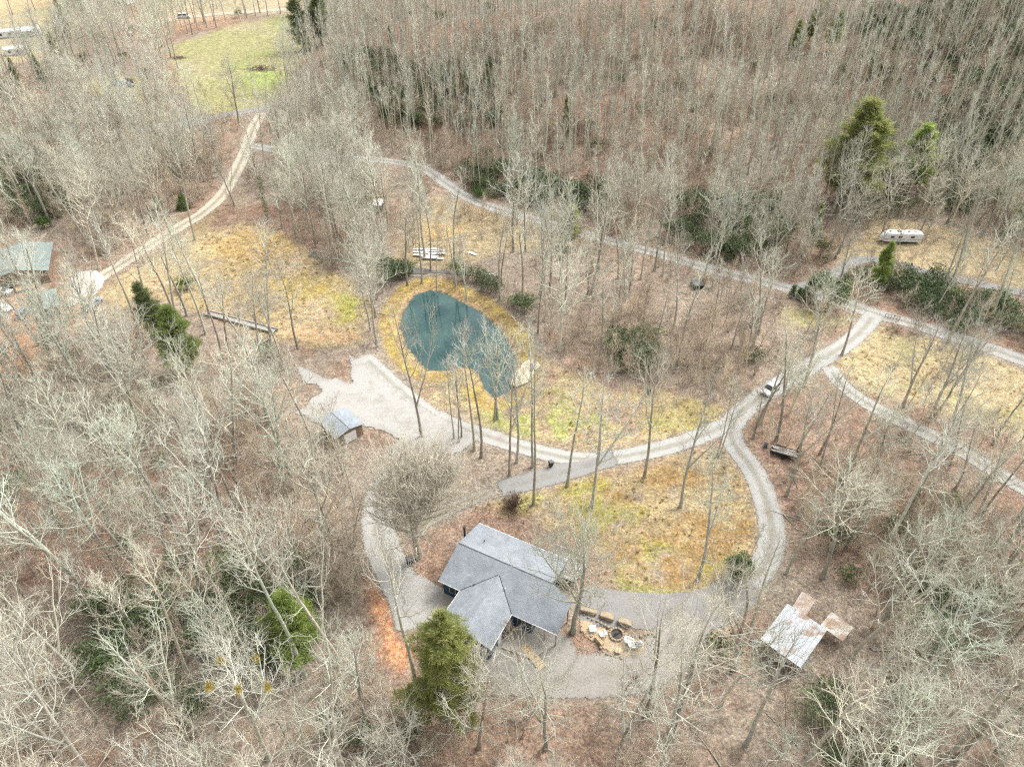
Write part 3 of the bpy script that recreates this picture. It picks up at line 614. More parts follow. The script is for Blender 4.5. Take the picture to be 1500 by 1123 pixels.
# raised deck with slatted floor and rail
deck = MB().box(11.7, 17.2, 4.1, 8.5, 1.35, 1.5).build('deck', MATS['grey_wood'], house)
for k in range(14):
    MB().box(11.72+k*.39, 12.08+k*.39, 4.12, 8.48, 1.5, 1.54).build('plank', MATS['grey_wood'], deck)
for u, v in ((11.8, 8.4), (14.4, 8.4), (17.1, 8.4), (17.1, 6.2), (17.1, 4.2)): MB().box(u-.06, u+.06, v-.06, v+.06, -.4, 2.62).build('deck_post', MATS['white_trim'], deck)
rl_ = MB().box(11.8, 17.1, 8.34, 8.46, 2.52, 2.6).box(17.04, 17.16, 4.2, 8.33, 2.52, 2.6)
for k in range(30): rl_.box(11.9+k*.175, 11.94+k*.175, 8.38, 8.42, 1.56, 2.52)
for k in range(23): rl_.box(17.08, 17.12, 4.3+k*.175, 4.34+k*.175, 1.56, 2.52)
mat('rail_grey', (.42, .45, .47), var=.1); rl_.build('railing', MATS['rail_grey'], deck)
# pads round the house
def hl(u, v): c, s = math.cos(HA), math.sin(HA); return (p0[0]+u*c-v*s, p0[1]+u*s+v*c)
def slab_obj(name, corners, m, z0=.24, t=.2): pts = [(x, y, hz+z0) for x, y in corners]; return tag(MB().slab(pts, t).build(name, m), kind='structure')
slab_obj('concrete_pad', [hl(.6, -5.6), hl(.6, -10.2), hl(3.6, -10.2), hl(3.6, -5.6)], MATS['concrete'], .26)
slab_obj('patio', [hl(12.2, -5.6), hl(12.2, -9.4), hl(16.6, -9.0), hl(18.6, -5.6)], MATS['concrete'], .27)
walk = thing('walkway', (*hl(16.2, -8.4), hz+.28), HA, 'pale plank walkway leading from the porch to the apron', 'walkway')
for k in range(7): MB().box(-.6, .6, -2.6+k*.62, -2.03+k*.62, 0, .07).build('plank', MATS['tan_board'], walk)
walk.rotation_euler[2] = R(38)
# yard fence behind the house
fa, fb, fc = at2(691, 745), at2(745, 760), at2(815, 790)
yf = thing('wire_fence', (fa[0], fa[1], gz(*fa)), 0, 'low dark wire fence across the leafy yard behind the house', 'fence')
line = smooth_line([at2(692,738), fa+(fb-fa)*.1, fb, fc], 2.2) - fa
for x, y in line: MB().tube([(x, y, -.1), (x, y, 1.15)], .05, 6).build('post', MATS['brown_bark'] if 'brown_bark' in MATS else MATS['black_metal'], yf)
for hgt in (.35, .75, 1.1): MB().tube([(x, y, hgt) for x, y in line], .018, 4).build('wire', MATS['black_metal'], yf)

# --- small shed-like buildings from roof corners seen in the photo
def quad_building(name, px4, zr, label, cat, roofmat, wallmat, eave=2.6, over=.3, ridge=True, flip=False, ribs=0, panel_mat=None, pitch=.22, open_=False):
    """px4: the four roof corners in order round the roof; a gable (or single-slope) roof over a walled box"""
    c = np.array([flat(*q, zr) for q in px4]); ctr = c.mean(0); u = (c[1]-c[0]) + (c[2]-c[3]); u /= np.linalg.norm(u); v = np.array([-u[1], u[0]])
    a = abs(((c-ctr)@u)).mean(); b_ = abs(((c-ctr)@v)).mean(); z0 = gz(*ctr)
    t = thing(name, (ctr[0], ctr[1], z0), math.atan2(u[1], u[0]), label, cat)
    zr_ = zr - z0; top = eave
    if ridge:
        rz_ = top + b_*pitch
        MB().prism([(-b_+over, -.3), (b_-over, -.3), (b_-over, top-.05), (0, rz_-.2), (-b_+over, top-.05)], 0, 1)
        wl_ = MB().prism([(-b_+over, -.3), (b_-over, -.3), (b_-over, top-.08+over*pitch), (0, rz_-.12), (-b_+over, top-.08+over*pitch)], 0, 1)
        if not open_: MB().poly([(y*(2*a-2*over)-a+over, x, z) for x, y, z in wl_.V], wl_.F).build('wall', wallmat, t)
        sides = [(1, [(-a, 0, rz_), (a, 0, rz_), (a, b_, top), (-a, b_, top)]), (-1, [(a, 0, rz_), (-a, 0, rz_), (-a, -b_, top), (a, -b_, top)])]
    else:
        rz_ = top + 2*b_*pitch
        wl_ = MB().prism([(-b_+over, -.3), (b_-over, -.3), (b_-over, rz_-.15), (-b_+over, top-.15)], 0, 1)
        if not open_: MB().poly([(y*(2*a-2*over)-a+over, x, z) for x, y, z in wl_.V], wl_.F).build('wall', wallmat, t)
        sides = [(1, [(-a, -b_, top), (a, -b_, top), (a, b_, rz_), (-a, b_, rz_)])]
    for sgn, q in sides:
        if ribs:
            q = [np.array(p_) for p_ in q]; rf = MB().slab([tuple(p_-np.array([0, 0, .05])) for p_ in q], .08).build('roof', wallmat, t)
            for k in range(ribs):
                s0, s1 = (k+.02)/ribs, (k+.98)/ribs; A, B = q[0]+(q[1]-q[0])*s0, q[0]+(q[1]-q[0])*s1; D, Cc = q[3]+(q[2]-q[3])*s0, q[3]+(q[2]-q[3])*s1
                m_ = MB(); n_ = 6
                for j in range(n_):
                    f0, f1 = j/n_, (j+1)/n_; h0, h1 = (.03 if j % 2 else 0), (.03 if (j+1) % 2 else 0); z3 = np.array([0, 0, 1])
                    m_.poly([A+(B-A)*f0+z3*h0, A+(B-A)*f1+z3*h1, D+(Cc-D)*f1+z3*h1, D+(Cc-D)*f0+z3*h0], [(0, 1, 2, 3)])
                m_.build('panel', roofmat, rf)
        else: MB().slab(q, .12).build('roof', roofmat, t)
    if ridge: MB().tube([(-a, 0, rz_+.02), (a, 0, rz_+.02)], .07, 6).build('ridge_cap', roofmat, t)
    t['half'] = 0; del t['half']
    return t, a, b_, top, rz_
t, a, b_, top, rz_ = quad_building('metal_shed', [(1116,936),(1176,977),(1208.5,924),(1150.5,884)], 3.3, 'white metal roofed shed with brown leaf patches in the brown woods', 'shed', MATS['shed_metal'], MATS['brown_wall'], eave=2.9, ridge=False, ribs=9, pitch=.10)
MB().box(-a+.9, -a+1.9, -b_+.27, -b_+.31, 0, 2.0).build('door', MATS['grey_wood'], t)
f_ = MB().box(.4, 1.5, -b_+.26, -b_+.31, 1.1, 2.0).build('window', MATS['white_trim'], t); MB().box(.48, 1.42, -b_+.24, -b_+.27, 1.18, 1.92).build('pane', MATS['dark_glass'], f_)
quad_building('lean_to', [(1159,888),(1182,901),(1194,878),(1175.5,866.5)], 2.6, 'small rust streaked metal lean-to behind the white shed', 'shed', MATS['rusty_metal'], MATS['grey_wood'], eave=2.3, ridge=False, ribs=4, pitch=.08)
t, a, b_, top, rz_ = quad_building('metal_canopy', [(1203,916),(1236.5,940),(1248,918),(1216,895)], 2.5, 'cream metal canopy covered with leaves next to the white shed', 'canopy', MATS['canopy_metal'], MATS['grey_wood'], eave=2.2, ridge=False, ribs=5, pitch=.06, open_=True)
for x in (-a+.15, a-.15):
    for y in (-b_+.15, b_-.15): MB().box(x-.05, x+.05, y-.05, y+.05, -.2, top+(y+b_)*.06-.14).build('post', MATS['grey_wood'], t)
t, a, b_, top, rz_ = quad_building('garage', [(468,618),(493,642),(532,618),(503,593)], 3.2, 'small garage with blue grey roof on the gravel yard', 'garage', MATS['slate_shingle'], MATS['brown_wall'], eave=2.6, pitch=.2)
MB().box(a-.31, a-.26, -1.2, 1.2, 0, 2.1).build('garage_door', MATS['white_trim'], t); MB().box(-1, -.1, -b_+.26, -b_+.3, 0, 2).build('door', MATS['grey_wood'], t)
t, a, b_, top, rz_ = quad_building('house', [(-20,362),(-2,398),(53,402),(89,354)], 4.0, 'sage green roofed house by the orange clay yard', 'house', MATS['sage_roof'], MATS['brown_wall'], eave=3.3, pitch=.24, over=.6)
for k in range(4): f_ = MB().box(-a*.7+k*a*.45, -a*.7+k*a*.45+1, -b_+.55, -b_+.6, .9, 2.1).build('window', MATS['white_trim'], t); MB().box(-a*.7+k*a*.45+.08, -a*.7+k*a*.45+.92, -b_+.53, -b_+.56, .98, 2.02).build('pane', MATS['dark_glass'], f_)
dk = MB().box(a-.55, a+2.2, -1.5, 2.6, .5, .65).build('porch', MATS['tan_board'], t)
for y in (-1.3, 2.4): MB().box(a+1.95, a+2.1, y-.07, y+.07, -.2, 3.0).build('porch_post', MATS['tan_board'], dk)
quad_building('carport', [(58,425),(62,448),(86,446),(80,420)], 2.8, 'small pale green metal carport in front of the sage roofed house', 'carport', MATS['sage_roof'], MATS['grey_wood'], eave=2.4, pitch=.1)
def mobile_home(px0, px1, depth, label, win=5):
    A = at2(*px0); B = at2(*px1); u = B-A; L = np.linalg.norm(u); ang = math.atan2(u[1], u[0]); c = (A+B)/2
    t = thing('mobile_home', (c[0], c[1], gz(*c)), ang, label, 'house')
    MB().box(-L/2, L/2, -depth/2, depth/2, .5, 3.0).build('wall', MATS['white_paint'], t); MB().box(-L/2+.1, L/2-.1, -depth/2+.1, depth/2-.1, -.2, .5).build('skirting', MATS['grey_wood'], t)
    MB().prism([(-depth/2-.25, 2.98), (depth/2+.25, 2.98), (0, 3.75)], 0, 1); w_ = MB().prism([(-depth/2-.25, 2.98), (depth/2+.25, 2.98), (0, 3.75)], 0, 1)
    MB().poly([(y*(L+.4)-L/2-.2, x, z) for x, y, z in w_.V], w_.F).build('roof', MATS['home_metal'], t)
    for k in range(win):
        x = -L/2 + L*(k+.6)/win; f_ = MB().box(x-.7, x+.7, -depth/2-.05, -depth/2, 1.3, 2.4).build('window', MATS['grey_wood'], t); MB().box(x-.6, x+.6, -depth/2-.07, -depth/2-.04, 1.4, 2.3).build('pane', MATS['dark_glass'], f_)
    pr = MB().box(L*.1, L*.36, -depth/2-2.6, -depth/2-.01, .4, .55).build('porch', MATS['grey_wood'], t); MB().slab([(L*.1, -depth/2-2.7, 2.75), (L*.36, -depth/2-2.7, 2.75), (L*.36, -depth/2-.02, 2.95), (L*.1, -depth/2-.02, 2.95)], .1).build('porch_roof', MATS['home_metal'], pr)
    return t
mobile_home((-5,56), (60,49), 7.0, 'long white far home beside the yellow field')
mobile_home((8,82), (40,77), 5.5, 'smaller white far home in front of the long white home', 3)
mobile_home((176,4), (192,7), 6, 'white roofed far house at the edge of the grey woods', 3)
t, a, b_, top, rz_ = quad_building('small_shed', [(544,300),(560,300),(561,290),(545,290)], 2.6, 'small white roofed shed among bare trees by the creek', 'shed', MATS['white_paint'], MATS['black_metal'], eave=2.2, pitch=.15)
MB().box(-.5, .5, -b_+.24, -b_+.29, 0, 1.9).build('door', MATS['grey_wood'], t)

# ------------------------------------------------------------------ vehicles
def car(px, py, rz, label, body, L=4.6, W=1.82, Hh=1.65, pickup=False, group=None):
    """wheels, lower body with arches, glazed cabin"""
    t = drop(px, py, rz, 'car' if not pickup else 'pickup_truck', label, 'car' if not pickup else 'truck', group, h=.12)
    sill, belt = .32, Hh*.58; x0, x1 = -L/2, L/2
    prof = [(x0, sill+.12), (x0+.08, belt-.12), (x0+.25, belt), (x1-.9, belt-.02), (x1-.12, belt-.16), (x1, sill+.2), (x1-.06, sill), (x1-.55, sill), (x1-.68, sill+.3), (x1-1.1, sill+.3), (x1-1.25, sill), (x0+1.3, sill), (x0+1.15, sill+.3), (x0+.72, sill+.3), (x0+.58, sill), (x0+.05, sill)]
    bd = MB().prism(prof, -W/2, W/2).build('body', body, t, bevel=.05)
    cx0, cx1 = (x0+.35, x1-1.25) if not pickup else (x0+L*.40, x1-1.3)
    def ring(z, i0, i1, wd): return [(cx0+i0, -wd, z), (cx1-i1, -wd, z), (cx1-i1, wd, z), (cx0+i0, wd, z)]
    lo = ring(belt-.02, 0, 0, W/2-.06); hi = ring(Hh-.06, .32, .62, W/2-.24); tp = ring(Hh, .4, .75, W/2-.3)
    cb = MB().poly(lo+hi, [(0, 1, 5, 4), (1, 2, 6, 5), (2, 3, 7, 6), (3, 0, 4, 7), (4, 5, 6, 7)]).build('cabin_glass', MATS['dark_glass'], t)
    rf = MB().poly([(x, y, z-.05) for x, y, z in ring(Hh-.02, .28, .58, W/2-.22)]+tp, [(0, 1, 5, 4), (1, 2, 6, 5), (2, 3, 7, 6), (3, 0, 4, 7), (4, 5, 6, 7)]).build('roof', body, t)
    for f in (.0, .5, 1.0):
        m_ = MB()
        for sy in (-1, 1): m_.tube([(cx0+(cx1-cx0)*f + (0 if f == .5 else (.02 if f == 0 else -.02)), sy*(W/2-.05), belt-.03), (cx0+.32+(cx1-cx0-.94)*f, sy*(W/2-.23), Hh-.05)], .05, 5)
        m_.build('pillar', body, t)
    if pickup: MB().box(x0+.15, cx0-.1, -W/2+.12, W/2-.12, belt-.02, belt+.015).build('bed', MATS['black_metal'], t)
    for x in (x0+.93, x1-.9):
        for y in (-W/2+.1, W/2-.1):
            wh = MB().tube([(x, y-.11, .33), (x, y+.11, .33)], .33, 14).build('wheel', MATS['rubber'], t); MB().tube([(x, y-.12, .33), (x, y+.12, .33)], .18, 10).build('rim', MATS['chrome'], wh)
    for y in (-.6, .6): MB().box(x1-.1, x1+.015, y-.2, y+.2, belt-.36, belt-.2).build('headlight', MATS['white_paint'], t); MB().box(x0-.015, x0+.1, y-.16, y+.16, belt-.3, belt-.12).build('tail_light', MATS['red_lamp'], t)
    for y in (-W/2-.09, W/2+.09): MB().box(cx1-.25, cx1-.08, y-.08, y+.08, belt, belt+.15).build('mirror', body, t)
    MB().box(x1-.03, x1+.03, -.45, .45, sill+.05, sill+.25).build('bumper', MATS['black_metal'], t)
    return t
mat('red_lamp', (.35, .02, .02), rough=.3, var=.1); mat('silver_blue', (.26, .31, .36), rough=.35, var=.05); mat('charcoal_paint', (.10, .105, .11), rough=.35, var=.08); mat('light_blue', (.25, .45, .62), rough=.5, var=.1); mat('yellow_paint', (.62, .48, .05), rough=.5, var=.1); mat('pale_green', (.40, .52, .44), rough=.5, var=.1)
car(1128, 573, math.atan2(-17*1.55, -28)+0, 'white sport utility car parked on the gravel drive', MATS['white_paint'], L=4.9, W=1.95, Hh=1.75)
car(35, 462, R(100), 'grey blue car parked on clay in front of the carport', MATS['silver_blue'])
car(137, 449, R(75), 'grey blue pickup truck parked beside the pale concrete yard', MATS['silver_blue'], L=5.4, pickup=True)
car(4, 432, R(10), 'white car parked beside the sage roofed house', MATS['white_paint'])
car(6, 455, R(-20), 'white car parked on the orange clay', MATS['white_paint'])
car(21, 421, R(15), 'black car parked under the eaves of the sage roofed house', MATS['charcoal_paint'])
car(81, 183, R(10), 'white car on the paved road in the grey woods, beside a dark one', MATS['white_paint'])
car(73, 178, R(15), 'dark car behind the white car on the paved road', MATS['charcoal_paint'])
car(104, 185, R(5), 'white pickup on the paved road in the grey woods', MATS['white_paint'], L=5.3, pickup=True)
car(57, 180, R(30), 'pale green car by the paved road in the grey woods', MATS['pale_green'])
car(189, 127, R(-5), 'silver car parked in the grass clearing below the pasture woods', MATS['silver_blue'], L=4.8)
car(270, 27, R(8), 'white vehicle on bare dirt beside the far road', MATS['white_paint'], L=6.5, W=2.4, Hh=2.4)
# tarp and boom beside the silver car
o = drop(177, 125, R(5), 'tarp_cover', 'light blue tarp draped over a load beside the silver car', 'tarp'); MB().poly([(-3.2, -1.4, 0), (3.2, -1.4, 0), (3.2, 1.4, 0), (-3.2, 1.4, 0), (-2.4, -.7, 1.6), (2.2, -.6, 1.9), (2.4, .7, 1.7), (-2.5, .6, 1.5)], [(0, 1, 5, 4), (1, 2, 6, 5), (2, 3, 7, 6), (3, 0, 4, 7), (4, 5, 6, 7)]).build('sheet', MATS['light_blue'], o)
o = drop(192, 122, R(-25), 'loader_machine', 'dark machine with yellow boom behind the silver car', 'machine'); MB().box(-2, .5, -.9, .9, .4, 1.6).build('body', MATS['black_metal'], o, bevel=.1); MB().tube([(.3, 0, 1.5), (3, 0, 2.4), (5.2, 0, .9)], .22, 6).build('boom', MATS['yellow_paint'], o)
for x in (-1.5, 0): MB().tube([(x, -1.05, .45), (x, 1.05, .45)], .45, 12).build('wheel', MATS['rubber'], o)

# --- white travel trailer
t = drop(1316, 354, R(-2), 'travel_trailer', 'long white travel trailer with pointed nose in the leafy clearing', 'trailer')
st = [(-5.3, .35, .9, 1.5), (-4.9, .75, .75, 2.1), (-4.2, 1.1, .6, 2.7), (-3.2, 1.25, .6, 3.0), (4.6, 1.25, .6, 3.0), (5.2, 1.2, .7, 2.85)]
V = []; F = []
for x, hwid, zb, zt in st: V += [(x, -hwid, zb), (x, -hwid, zt-.25), (x, -hwid+.25*min(1, hwid), zt), (x, hwid-.25*min(1, hwid), zt), (x, hwid, zt-.25), (x, hwid, zb)]
for i in range(len(st)-1):
    for j in range(6): F.append((i*6+j, i*6+(j+1) % 6, (i+1)*6+(j+1) % 6, (i+1)*6+j))
F += [tuple(range(5, -1, -1)), tuple(range((len(st)-1)*6, len(st)*6))]
MB().poly(V, F).build('body', MATS['white_paint'], t)
MB().box(-1.2, -.2, -.4, .4, 2.98, 3.3).build('air_conditioner', MATS['grey_wood'], t, bevel=.06)
for x in (-3.0, 1.8, 3.4): MB().box(x-.28, x+.28, -.28, .28, 2.97, 3.08).build('roof_vent', MATS['black_metal'] if x < 3 else MATS['grey_wood'], t)
for x in (-2.6, -.6, 2.6): f_ = MB().box(x-.5, x+.5, -1.29, -1.24, 1.7, 2.3).build('window', MATS['grey_wood'], t); MB().box(x-.44, x+.44, -1.31, -1.28, 1.76, 2.24).build('pane', MATS['dark_glass'], f_)
MB().box(.75, 1.4, -1.29, -1.24, .75, 2.5).build('door', MATS['white_trim'], t); MB().box(-4.4, 5.1, -1.275, -1.24, 1.25, 1.4).build('stripe', MATS['grey_wood'], t)
for x in (.6, 1.5):
    for y in (-1.15, 1.15): MB().tube([(x, y-.12, .36), (x, y+.12, .36)], .36, 12).build('wheel', MATS['rubber'], t)
MB().tube([(-5.2, 0, .7), (-6.6, 0, .55)], .08, 6).build('hitch', MATS['black_metal'], t)

# --- utility trailer loaded with weathered boards
t = drop(1148, 666, R(-25), 'utility_trailer', 'dark utility trailer piled with weathered grey boards beside the drive bend', 'trailer')
MB().box(-2.3, 2.3, -1.0, 1.0, .55, .68).build('bed', MATS['black_metal'], t); MB().tube([(-2.3, 0, .55), (-3.7, 0, .5)], .07, 6).build('hitch', MATS['black_metal'], t)
for y in (-1.12, 1.12): MB().tube([(0, y-.1, .34), (0, y+.1, .34)], .34, 12).build('wheel', MATS['rubber'], t)
for y in (-.98, .98): MB().box(-2.3, 2.3, y-.03, y+.03, .68, 1.05).build('side_rail', MATS['black_metal'], t)
ru = random.Random(9)
for k in range(11):
    o = MB().box(-2.1, 2.1, -.13, .13, 0, .06).build('board', MATS['grey_wood'], t); o.location = (ru.uniform(-.25, .35), -.8+k*.16, .72+.09*(k % 3)+ru.uniform(0, .05)); o.rotation_euler = (ru.uniform(-.1, .1), ru.uniform(-.04, .04), ru.uniform(-.12, .12))
o = drop(1121, 655, R(20), 'blue_barrel', 'small blue grey barrel beside the loaded utility trailer', 'barrel'); mat('barrel_blue', (.10, .16, .24), rough=.5, var=.1); MB().tube([(0, 0, 0), (0, 0, .3), (0, 0, .6), (0, 0, .9)], [.29, .31, .31, .29], 14).build('drum', MATS['barrel_blue'], o); MB().tube([(0, 0, .9), (0, 0, .93)], .3, 14).build('rim', MATS['black_metal'], o)

# ------------------------------------------------------------------ yard things
def bin_(px, py, label, s=1.0):
    t = drop(px, py, .5, 'trash_bin', label, 'bin', h=.15)
    MB().poly([(-.28*s, -.28*s, .06), (.28*s, -.28*s, .06), (.28*s, .28*s, .06), (-.28*s, .28*s, .06), (-.36*s, -.38*s, 1.05*s), (.36*s, -.38*s, 1.05*s), (.36*s, .38*s, 1.05*s), (-.36*s, .38*s, 1.05*s)], [(3, 2, 1, 0), (0, 1, 5, 4), (1, 2, 6, 5), (2, 3, 7, 6), (3, 0, 4, 7), (4, 5, 6, 7)]).build('body', MATS['black_metal'], t)
    MB().prism([(-.4*s, 1.05*s), (.4*s, 1.05*s), (.36*s, 1.14*s), (-.34*s, 1.18*s)], -.4*s, .4*s).build('lid', MATS['charcoal_paint'], t)
    for y in (-.25*s, .25*s): MB().tube([(-.3*s, y-.04, .13), (-.3*s, y+.04, .13)], .13, 10).build('wheel', MATS['rubber'], t)
bin_(601, 827, 'black bin at the foot of the broad many stemmed tree', 1.25); bin_(807, 683, 'small black bin between the two drives'); bin_(950, 576, 'dark bin on brush at the lawn edge near the pond')
# dark crate below the gravel road
t = drop(1021, 420, .1, 'wooden_crate', 'open dark slatted crate on the bank below the gravel road', 'crate')
for k in range(6): MB().box(-1.2+k*.4, -.84+k*.4, -1.6, 1.6, 1.2, 1.26).build('slat', MATS['charcoal_paint'], t)
for x in (-1.15, 1.15): MB().box(x-.05, x+.05, -1.6, 1.6, 0, 1.19).build('side', MATS['charcoal_paint'], t)
# round hay-coloured target, stump etc. are left as ground; white sheet metal lying by the creek
SH = [(619,366,5.2,.9,8), (617,371,4.2,.9,14), (632,369,4.6,1.0,4), (624,376,6.6,1.0,10), (640,373,4.4,1.1,-6), (634,380,5.6,.9,3), (643,368,3.4,.8,12)]
for q, (x, y, L, W, a) in enumerate(SH):
    p = at(x, y); m_ = MB(); n_ = 6
    for j in range(n_): m_.box(-L/2, L/2, -W/2+j*W/n_, -W/2+(j+.92)*W/n_, .02*(j % 2), .02*(j % 2)+.03)
    tag(m_.build('metal_sheet', MATS['white_paint'], loc=(p.x, p.y, p.z+.25+.05*q), rot=(R(-5), R(1.5*(q-3)), R(-a))), 'white metal roofing sheet lying in the pile by the creek', 'sheet', 'white roofing sheets by the creek')
p = at(535, 356); MB_ = MB().poly([(-1.6, 2.2, .5), (-.9, 2.3, .55), (1.4, -2.2, .1), (-.2, -2.6, .1), (.1, .1, .7)], [(0, 4, 1), (1, 4, 2), (2, 4, 3), (3, 4, 0), (0, 1, 2, 3)]); tag(MB_.build('white_tarp', MATS['white_paint'], loc=(p.x, p.y, p.z+.05)), 'folded white tarp on brown leaves near the creek', 'tarp')
p = at(692, 372); tag(MB().box(-1.3, 1.3, -.4, .4, .1, .16).box(-1.2, -1.1, -.3, .3, 0, .1).build('metal_sheet', MATS['white_paint'], loc=(p.x, p.y, p.z+.05), rz=R(-35)), 'single short white sheet lying apart from the white pile', 'sheet')
p = at(717, 403); tag(MB().tube([(0, 0, .25), (1.2, .1, .25)], .25, 8).build('white_drum', MATS['white_paint'], loc=(p.x, p.y, p.z)), 'small white drum on leaves behind the pond', 'drum')

# pond deck: planked platform in two leaves with a blue folded chair
pd_px = [(748,563),(752,549),(760,539),(771,528),(781,527),(793,535),(784,543),(779,556),(770,562),(757,566)]
pp = [flat(*q, .25) for q in pd_px]; ctr = np.mean(pp, 0)
dk = thing('pond_deck', (ctr[0], ctr[1], .12), R(28), 'pale tan plank deck at the narrow end of the pond', 'deck')
ca_, sa_ = math.cos(-R(28)), math.sin(-R(28)); lp = np.array([[(x-ctr[0])*ca_-(y-ctr[1])*sa_, (x-ctr[0])*sa_+(y-ctr[1])*ca_] for x, y in pp])
xs = np.arange(lp[:, 0].min(), lp[:, 0].max(), .42)
for x in xs:                                                           # clip each plank to the outline
    xm = x+.2; ys = []
    for i in range(len(lp)):
        a, b2 = lp[i], lp[(i+1) % len(lp)]
        if (a[0] > xm) != (b2[0] > xm): ys.append(a[1] + (b2[1]-a[1])*(xm-a[0])/(b2[0]-a[0]))
    if len(ys) >= 2 and max(ys)-min(ys) > .3: MB().box(x, x+.385, min(ys), max(ys), .2, .26).build('plank', MATS['deck_wood'], dk)
for q in lp[::2]: MB().tube([(q[0]*.86, q[1]*.86, -2.2), (q[0]*.86, q[1]*.86, .19)], .09, 8).build('post', MATS['grey_wood'], dk)
mat('denim', (.16, .20, .28), var=.15)
t = thing('folding_chair', (ctr[0]+1.4, ctr[1]+1.2, .27), R(20), 'blue folding chair on the pond deck', 'chair')
MB().slab([(-.35, -.35, .45), (.35, -.35, .45), (.35, .35, .42), (-.35, .35, .42)], .04).build('seat', MATS['denim'], t); MB().slab([(-.35, .34, .44), (.35, .34, .44), (.35, .72, 1.05), (-.35, .72, 1.05)], .05).build('backrest', MATS['denim'], t)
for x in (-.33, .33):
    for y in (-.33, .33): MB().tube([(x, y, 0), (x, -y*.6, .42)], .02, 6).build('leg', MATS['black_metal'], t)
# rail footbridge / boardwalk by the ochre lawn
A, B = at2(303, 459), at2(405, 487); L = np.linalg.norm(B-A); ang = math.atan2(*(B-A)[::-1]); c = (A+B)/2
t = thing('footbridge', (c[0], c[1], gz(*c)+.1), ang, 'long grey plank footbridge with low side beams across the ochre lawn edge', 'footbridge')
for y in (-.75, .75): MB().box(-L/2, L/2, y-.12, y+.12, .1, .5).build('side_beam', MATS['grey_wood'], t)
for k in range(int(L/.5)): MB().box(-L/2+k*.5, -L/2+k*.5+.44, -.62, .62, .2, .26).build('plank', MATS['grey_wood'], t)
for x in np.linspace(-L/2+.3, L/2-.3, 6):
    for y in (-.75, .75): MB().box(x-.07, x+.07, y-.2, y+.2, -.5, .09).build('footing', MATS['grey_wood'], t)
# gate at the road junction
t = drop(1306, 468, R(-25), 'farm_gate', 'small black slatted gate beside the gravel road junction', 'gate')
for k in range(6): MB().tube([(-1.5+k*.6, 0, 0), (-1.5+k*.6, 0, 1.25)], .05, 6).build('bar', MATS['black_metal'], t)
for z in (.3, 1.15): MB().tube([(-1.55, 0, z), (1.55, 0, z)], .045, 6).build('rail', MATS['black_metal'], t)
# grey tarp roll and ladder by the shed
t = drop(1126, 953, R(-34), 'tarp_roll', 'long grey tarp roll lying under the eave of the white shed', 'roll'); MB().tube([(-2.2, 0, .4), (-1, .05, .45), (1, -.05, .42), (2.2, 0, .4)], [.34, .4, .4, .36], 10).build('sheet', MATS['silver_blue'], t); MB().tube([(-2.7, 0, .4), (-2.2, 0, .4)], .3, 10).build('end', MATS['black_metal'], t)
p = at(1118, 975); tag(obj('boulder', rock_mesh('boulder', MATS['sandstone'], .4, .6, .3, 4), loc=(p.x, p.y, p.z+.1)), 'pale boulder on brown leaves near the grey tarp roll', 'rock')

# ------------------------------------------------------------------ fire pit terrace
def adirondack(px, py, rz, label, group=None):
    t = drop(px, py, rz, 'adirondack_chair', label, 'chair', group, h=.16); m = MATS['white_paint']
    for k in range(5): MB().slab([(-.3+k*.12, -.3, .38), (-.19+k*.12, -.3, .38), (-.19+k*.12, .28, .26), (-.3+k*.12, .28, .26)], .025).build('seat_slat', m, t)
    for k in range(5): MB().slab([(-.3+k*.12, .26, .28), (-.19+k*.12, .26, .28), (-.19+k*.12, .62, 1.0-.03*abs(k-2)), (-.3+k*.12, .62, 1.0-.03*abs(k-2))], .03).build('back_slat', m, t)
    for x in (-.38, .38): MB().box(x-.08, x+.08, -.38, .42, .58, .61).build('arm', m, t); MB().box(x-.03, x+.03, -.34, -.26, 0, .57).build('leg', m, t); MB().box(x-.03, x+.03, .3, .38, 0, .57).build('leg', m, t)
    t.scale = (1.15,)*3
adirondack(882, 931, R(200), 'white slatted chair alone between the tan bench and the fire ring')
for x, y, r_ in ((921, 942, 60), (926, 948, 95)): adirondack(x, y, R(r_), 'white slatted chair beside the folded grey umbrella', 'chairs by the umbrella')
t = drop(934, 944, R(-60), 'patio_umbrella', 'folded pale grey umbrella lying tilted beside two white chairs', 'umbrella', h=.15); mat('pale_canvas', (.55, .57, .62), var=.12); MB().tube([(0, 0, 0), (0, 0, 2.2)], .03, 6).build('pole', MATS['grey_wood'], t); MB().tube([(0, 0, .75), (0, 0, 1.2), (0, 0, 2.3)], [.5, .42, .05], 10).build('canopy', MATS['pale_canvas'], t); MB().box(-.3, .3, -.3, .3, 0, .12).build('base', MATS['black_metal'], t); t.rotation_euler = (R(28), R(10), 0)
t = drop(903, 930, 0, 'fire_ring', 'stone fire ring full of dark ash on the sandy terrace', 'fire pit', h=.13)
stone_me = [rock_mesh('stone', MATS['sandstone'], .2, .16, .17, s) for s in range(4)]
for k in range(16): a = k*2*math.pi/16; obj('stone', stone_me[k % 4], t, (math.cos(a)*.95, math.sin(a)*.95, .13), a+1.57)
MB().tube([(0, 0, 0), (0, 0, .06)], [.86, .8], 14).build('ash_bed', MATS['ash'], t)
for k in range(4): MB().tube([(-.5+k*.1, -.4+k*.2, .1), (.5-k*.15, .3-k*.1, .2)], .06, 6).build('charred_log', MATS['black_metal'], t)
def block_bench(px, py, rz, L, label, m='sandstone', w_=.5, h=.45): 
    p = at(px, py); tag(MB().box(-L/2, L/2, -w_/2, w_/2, 0, h).build('stone_block' if m == 'sandstone' else 'wood_bench', MATS[m], bevel=.08, loc=(p.x, p.y, p.z+.14), rz=rz), label, 'block' if m == 'sandstone' else 'bench')
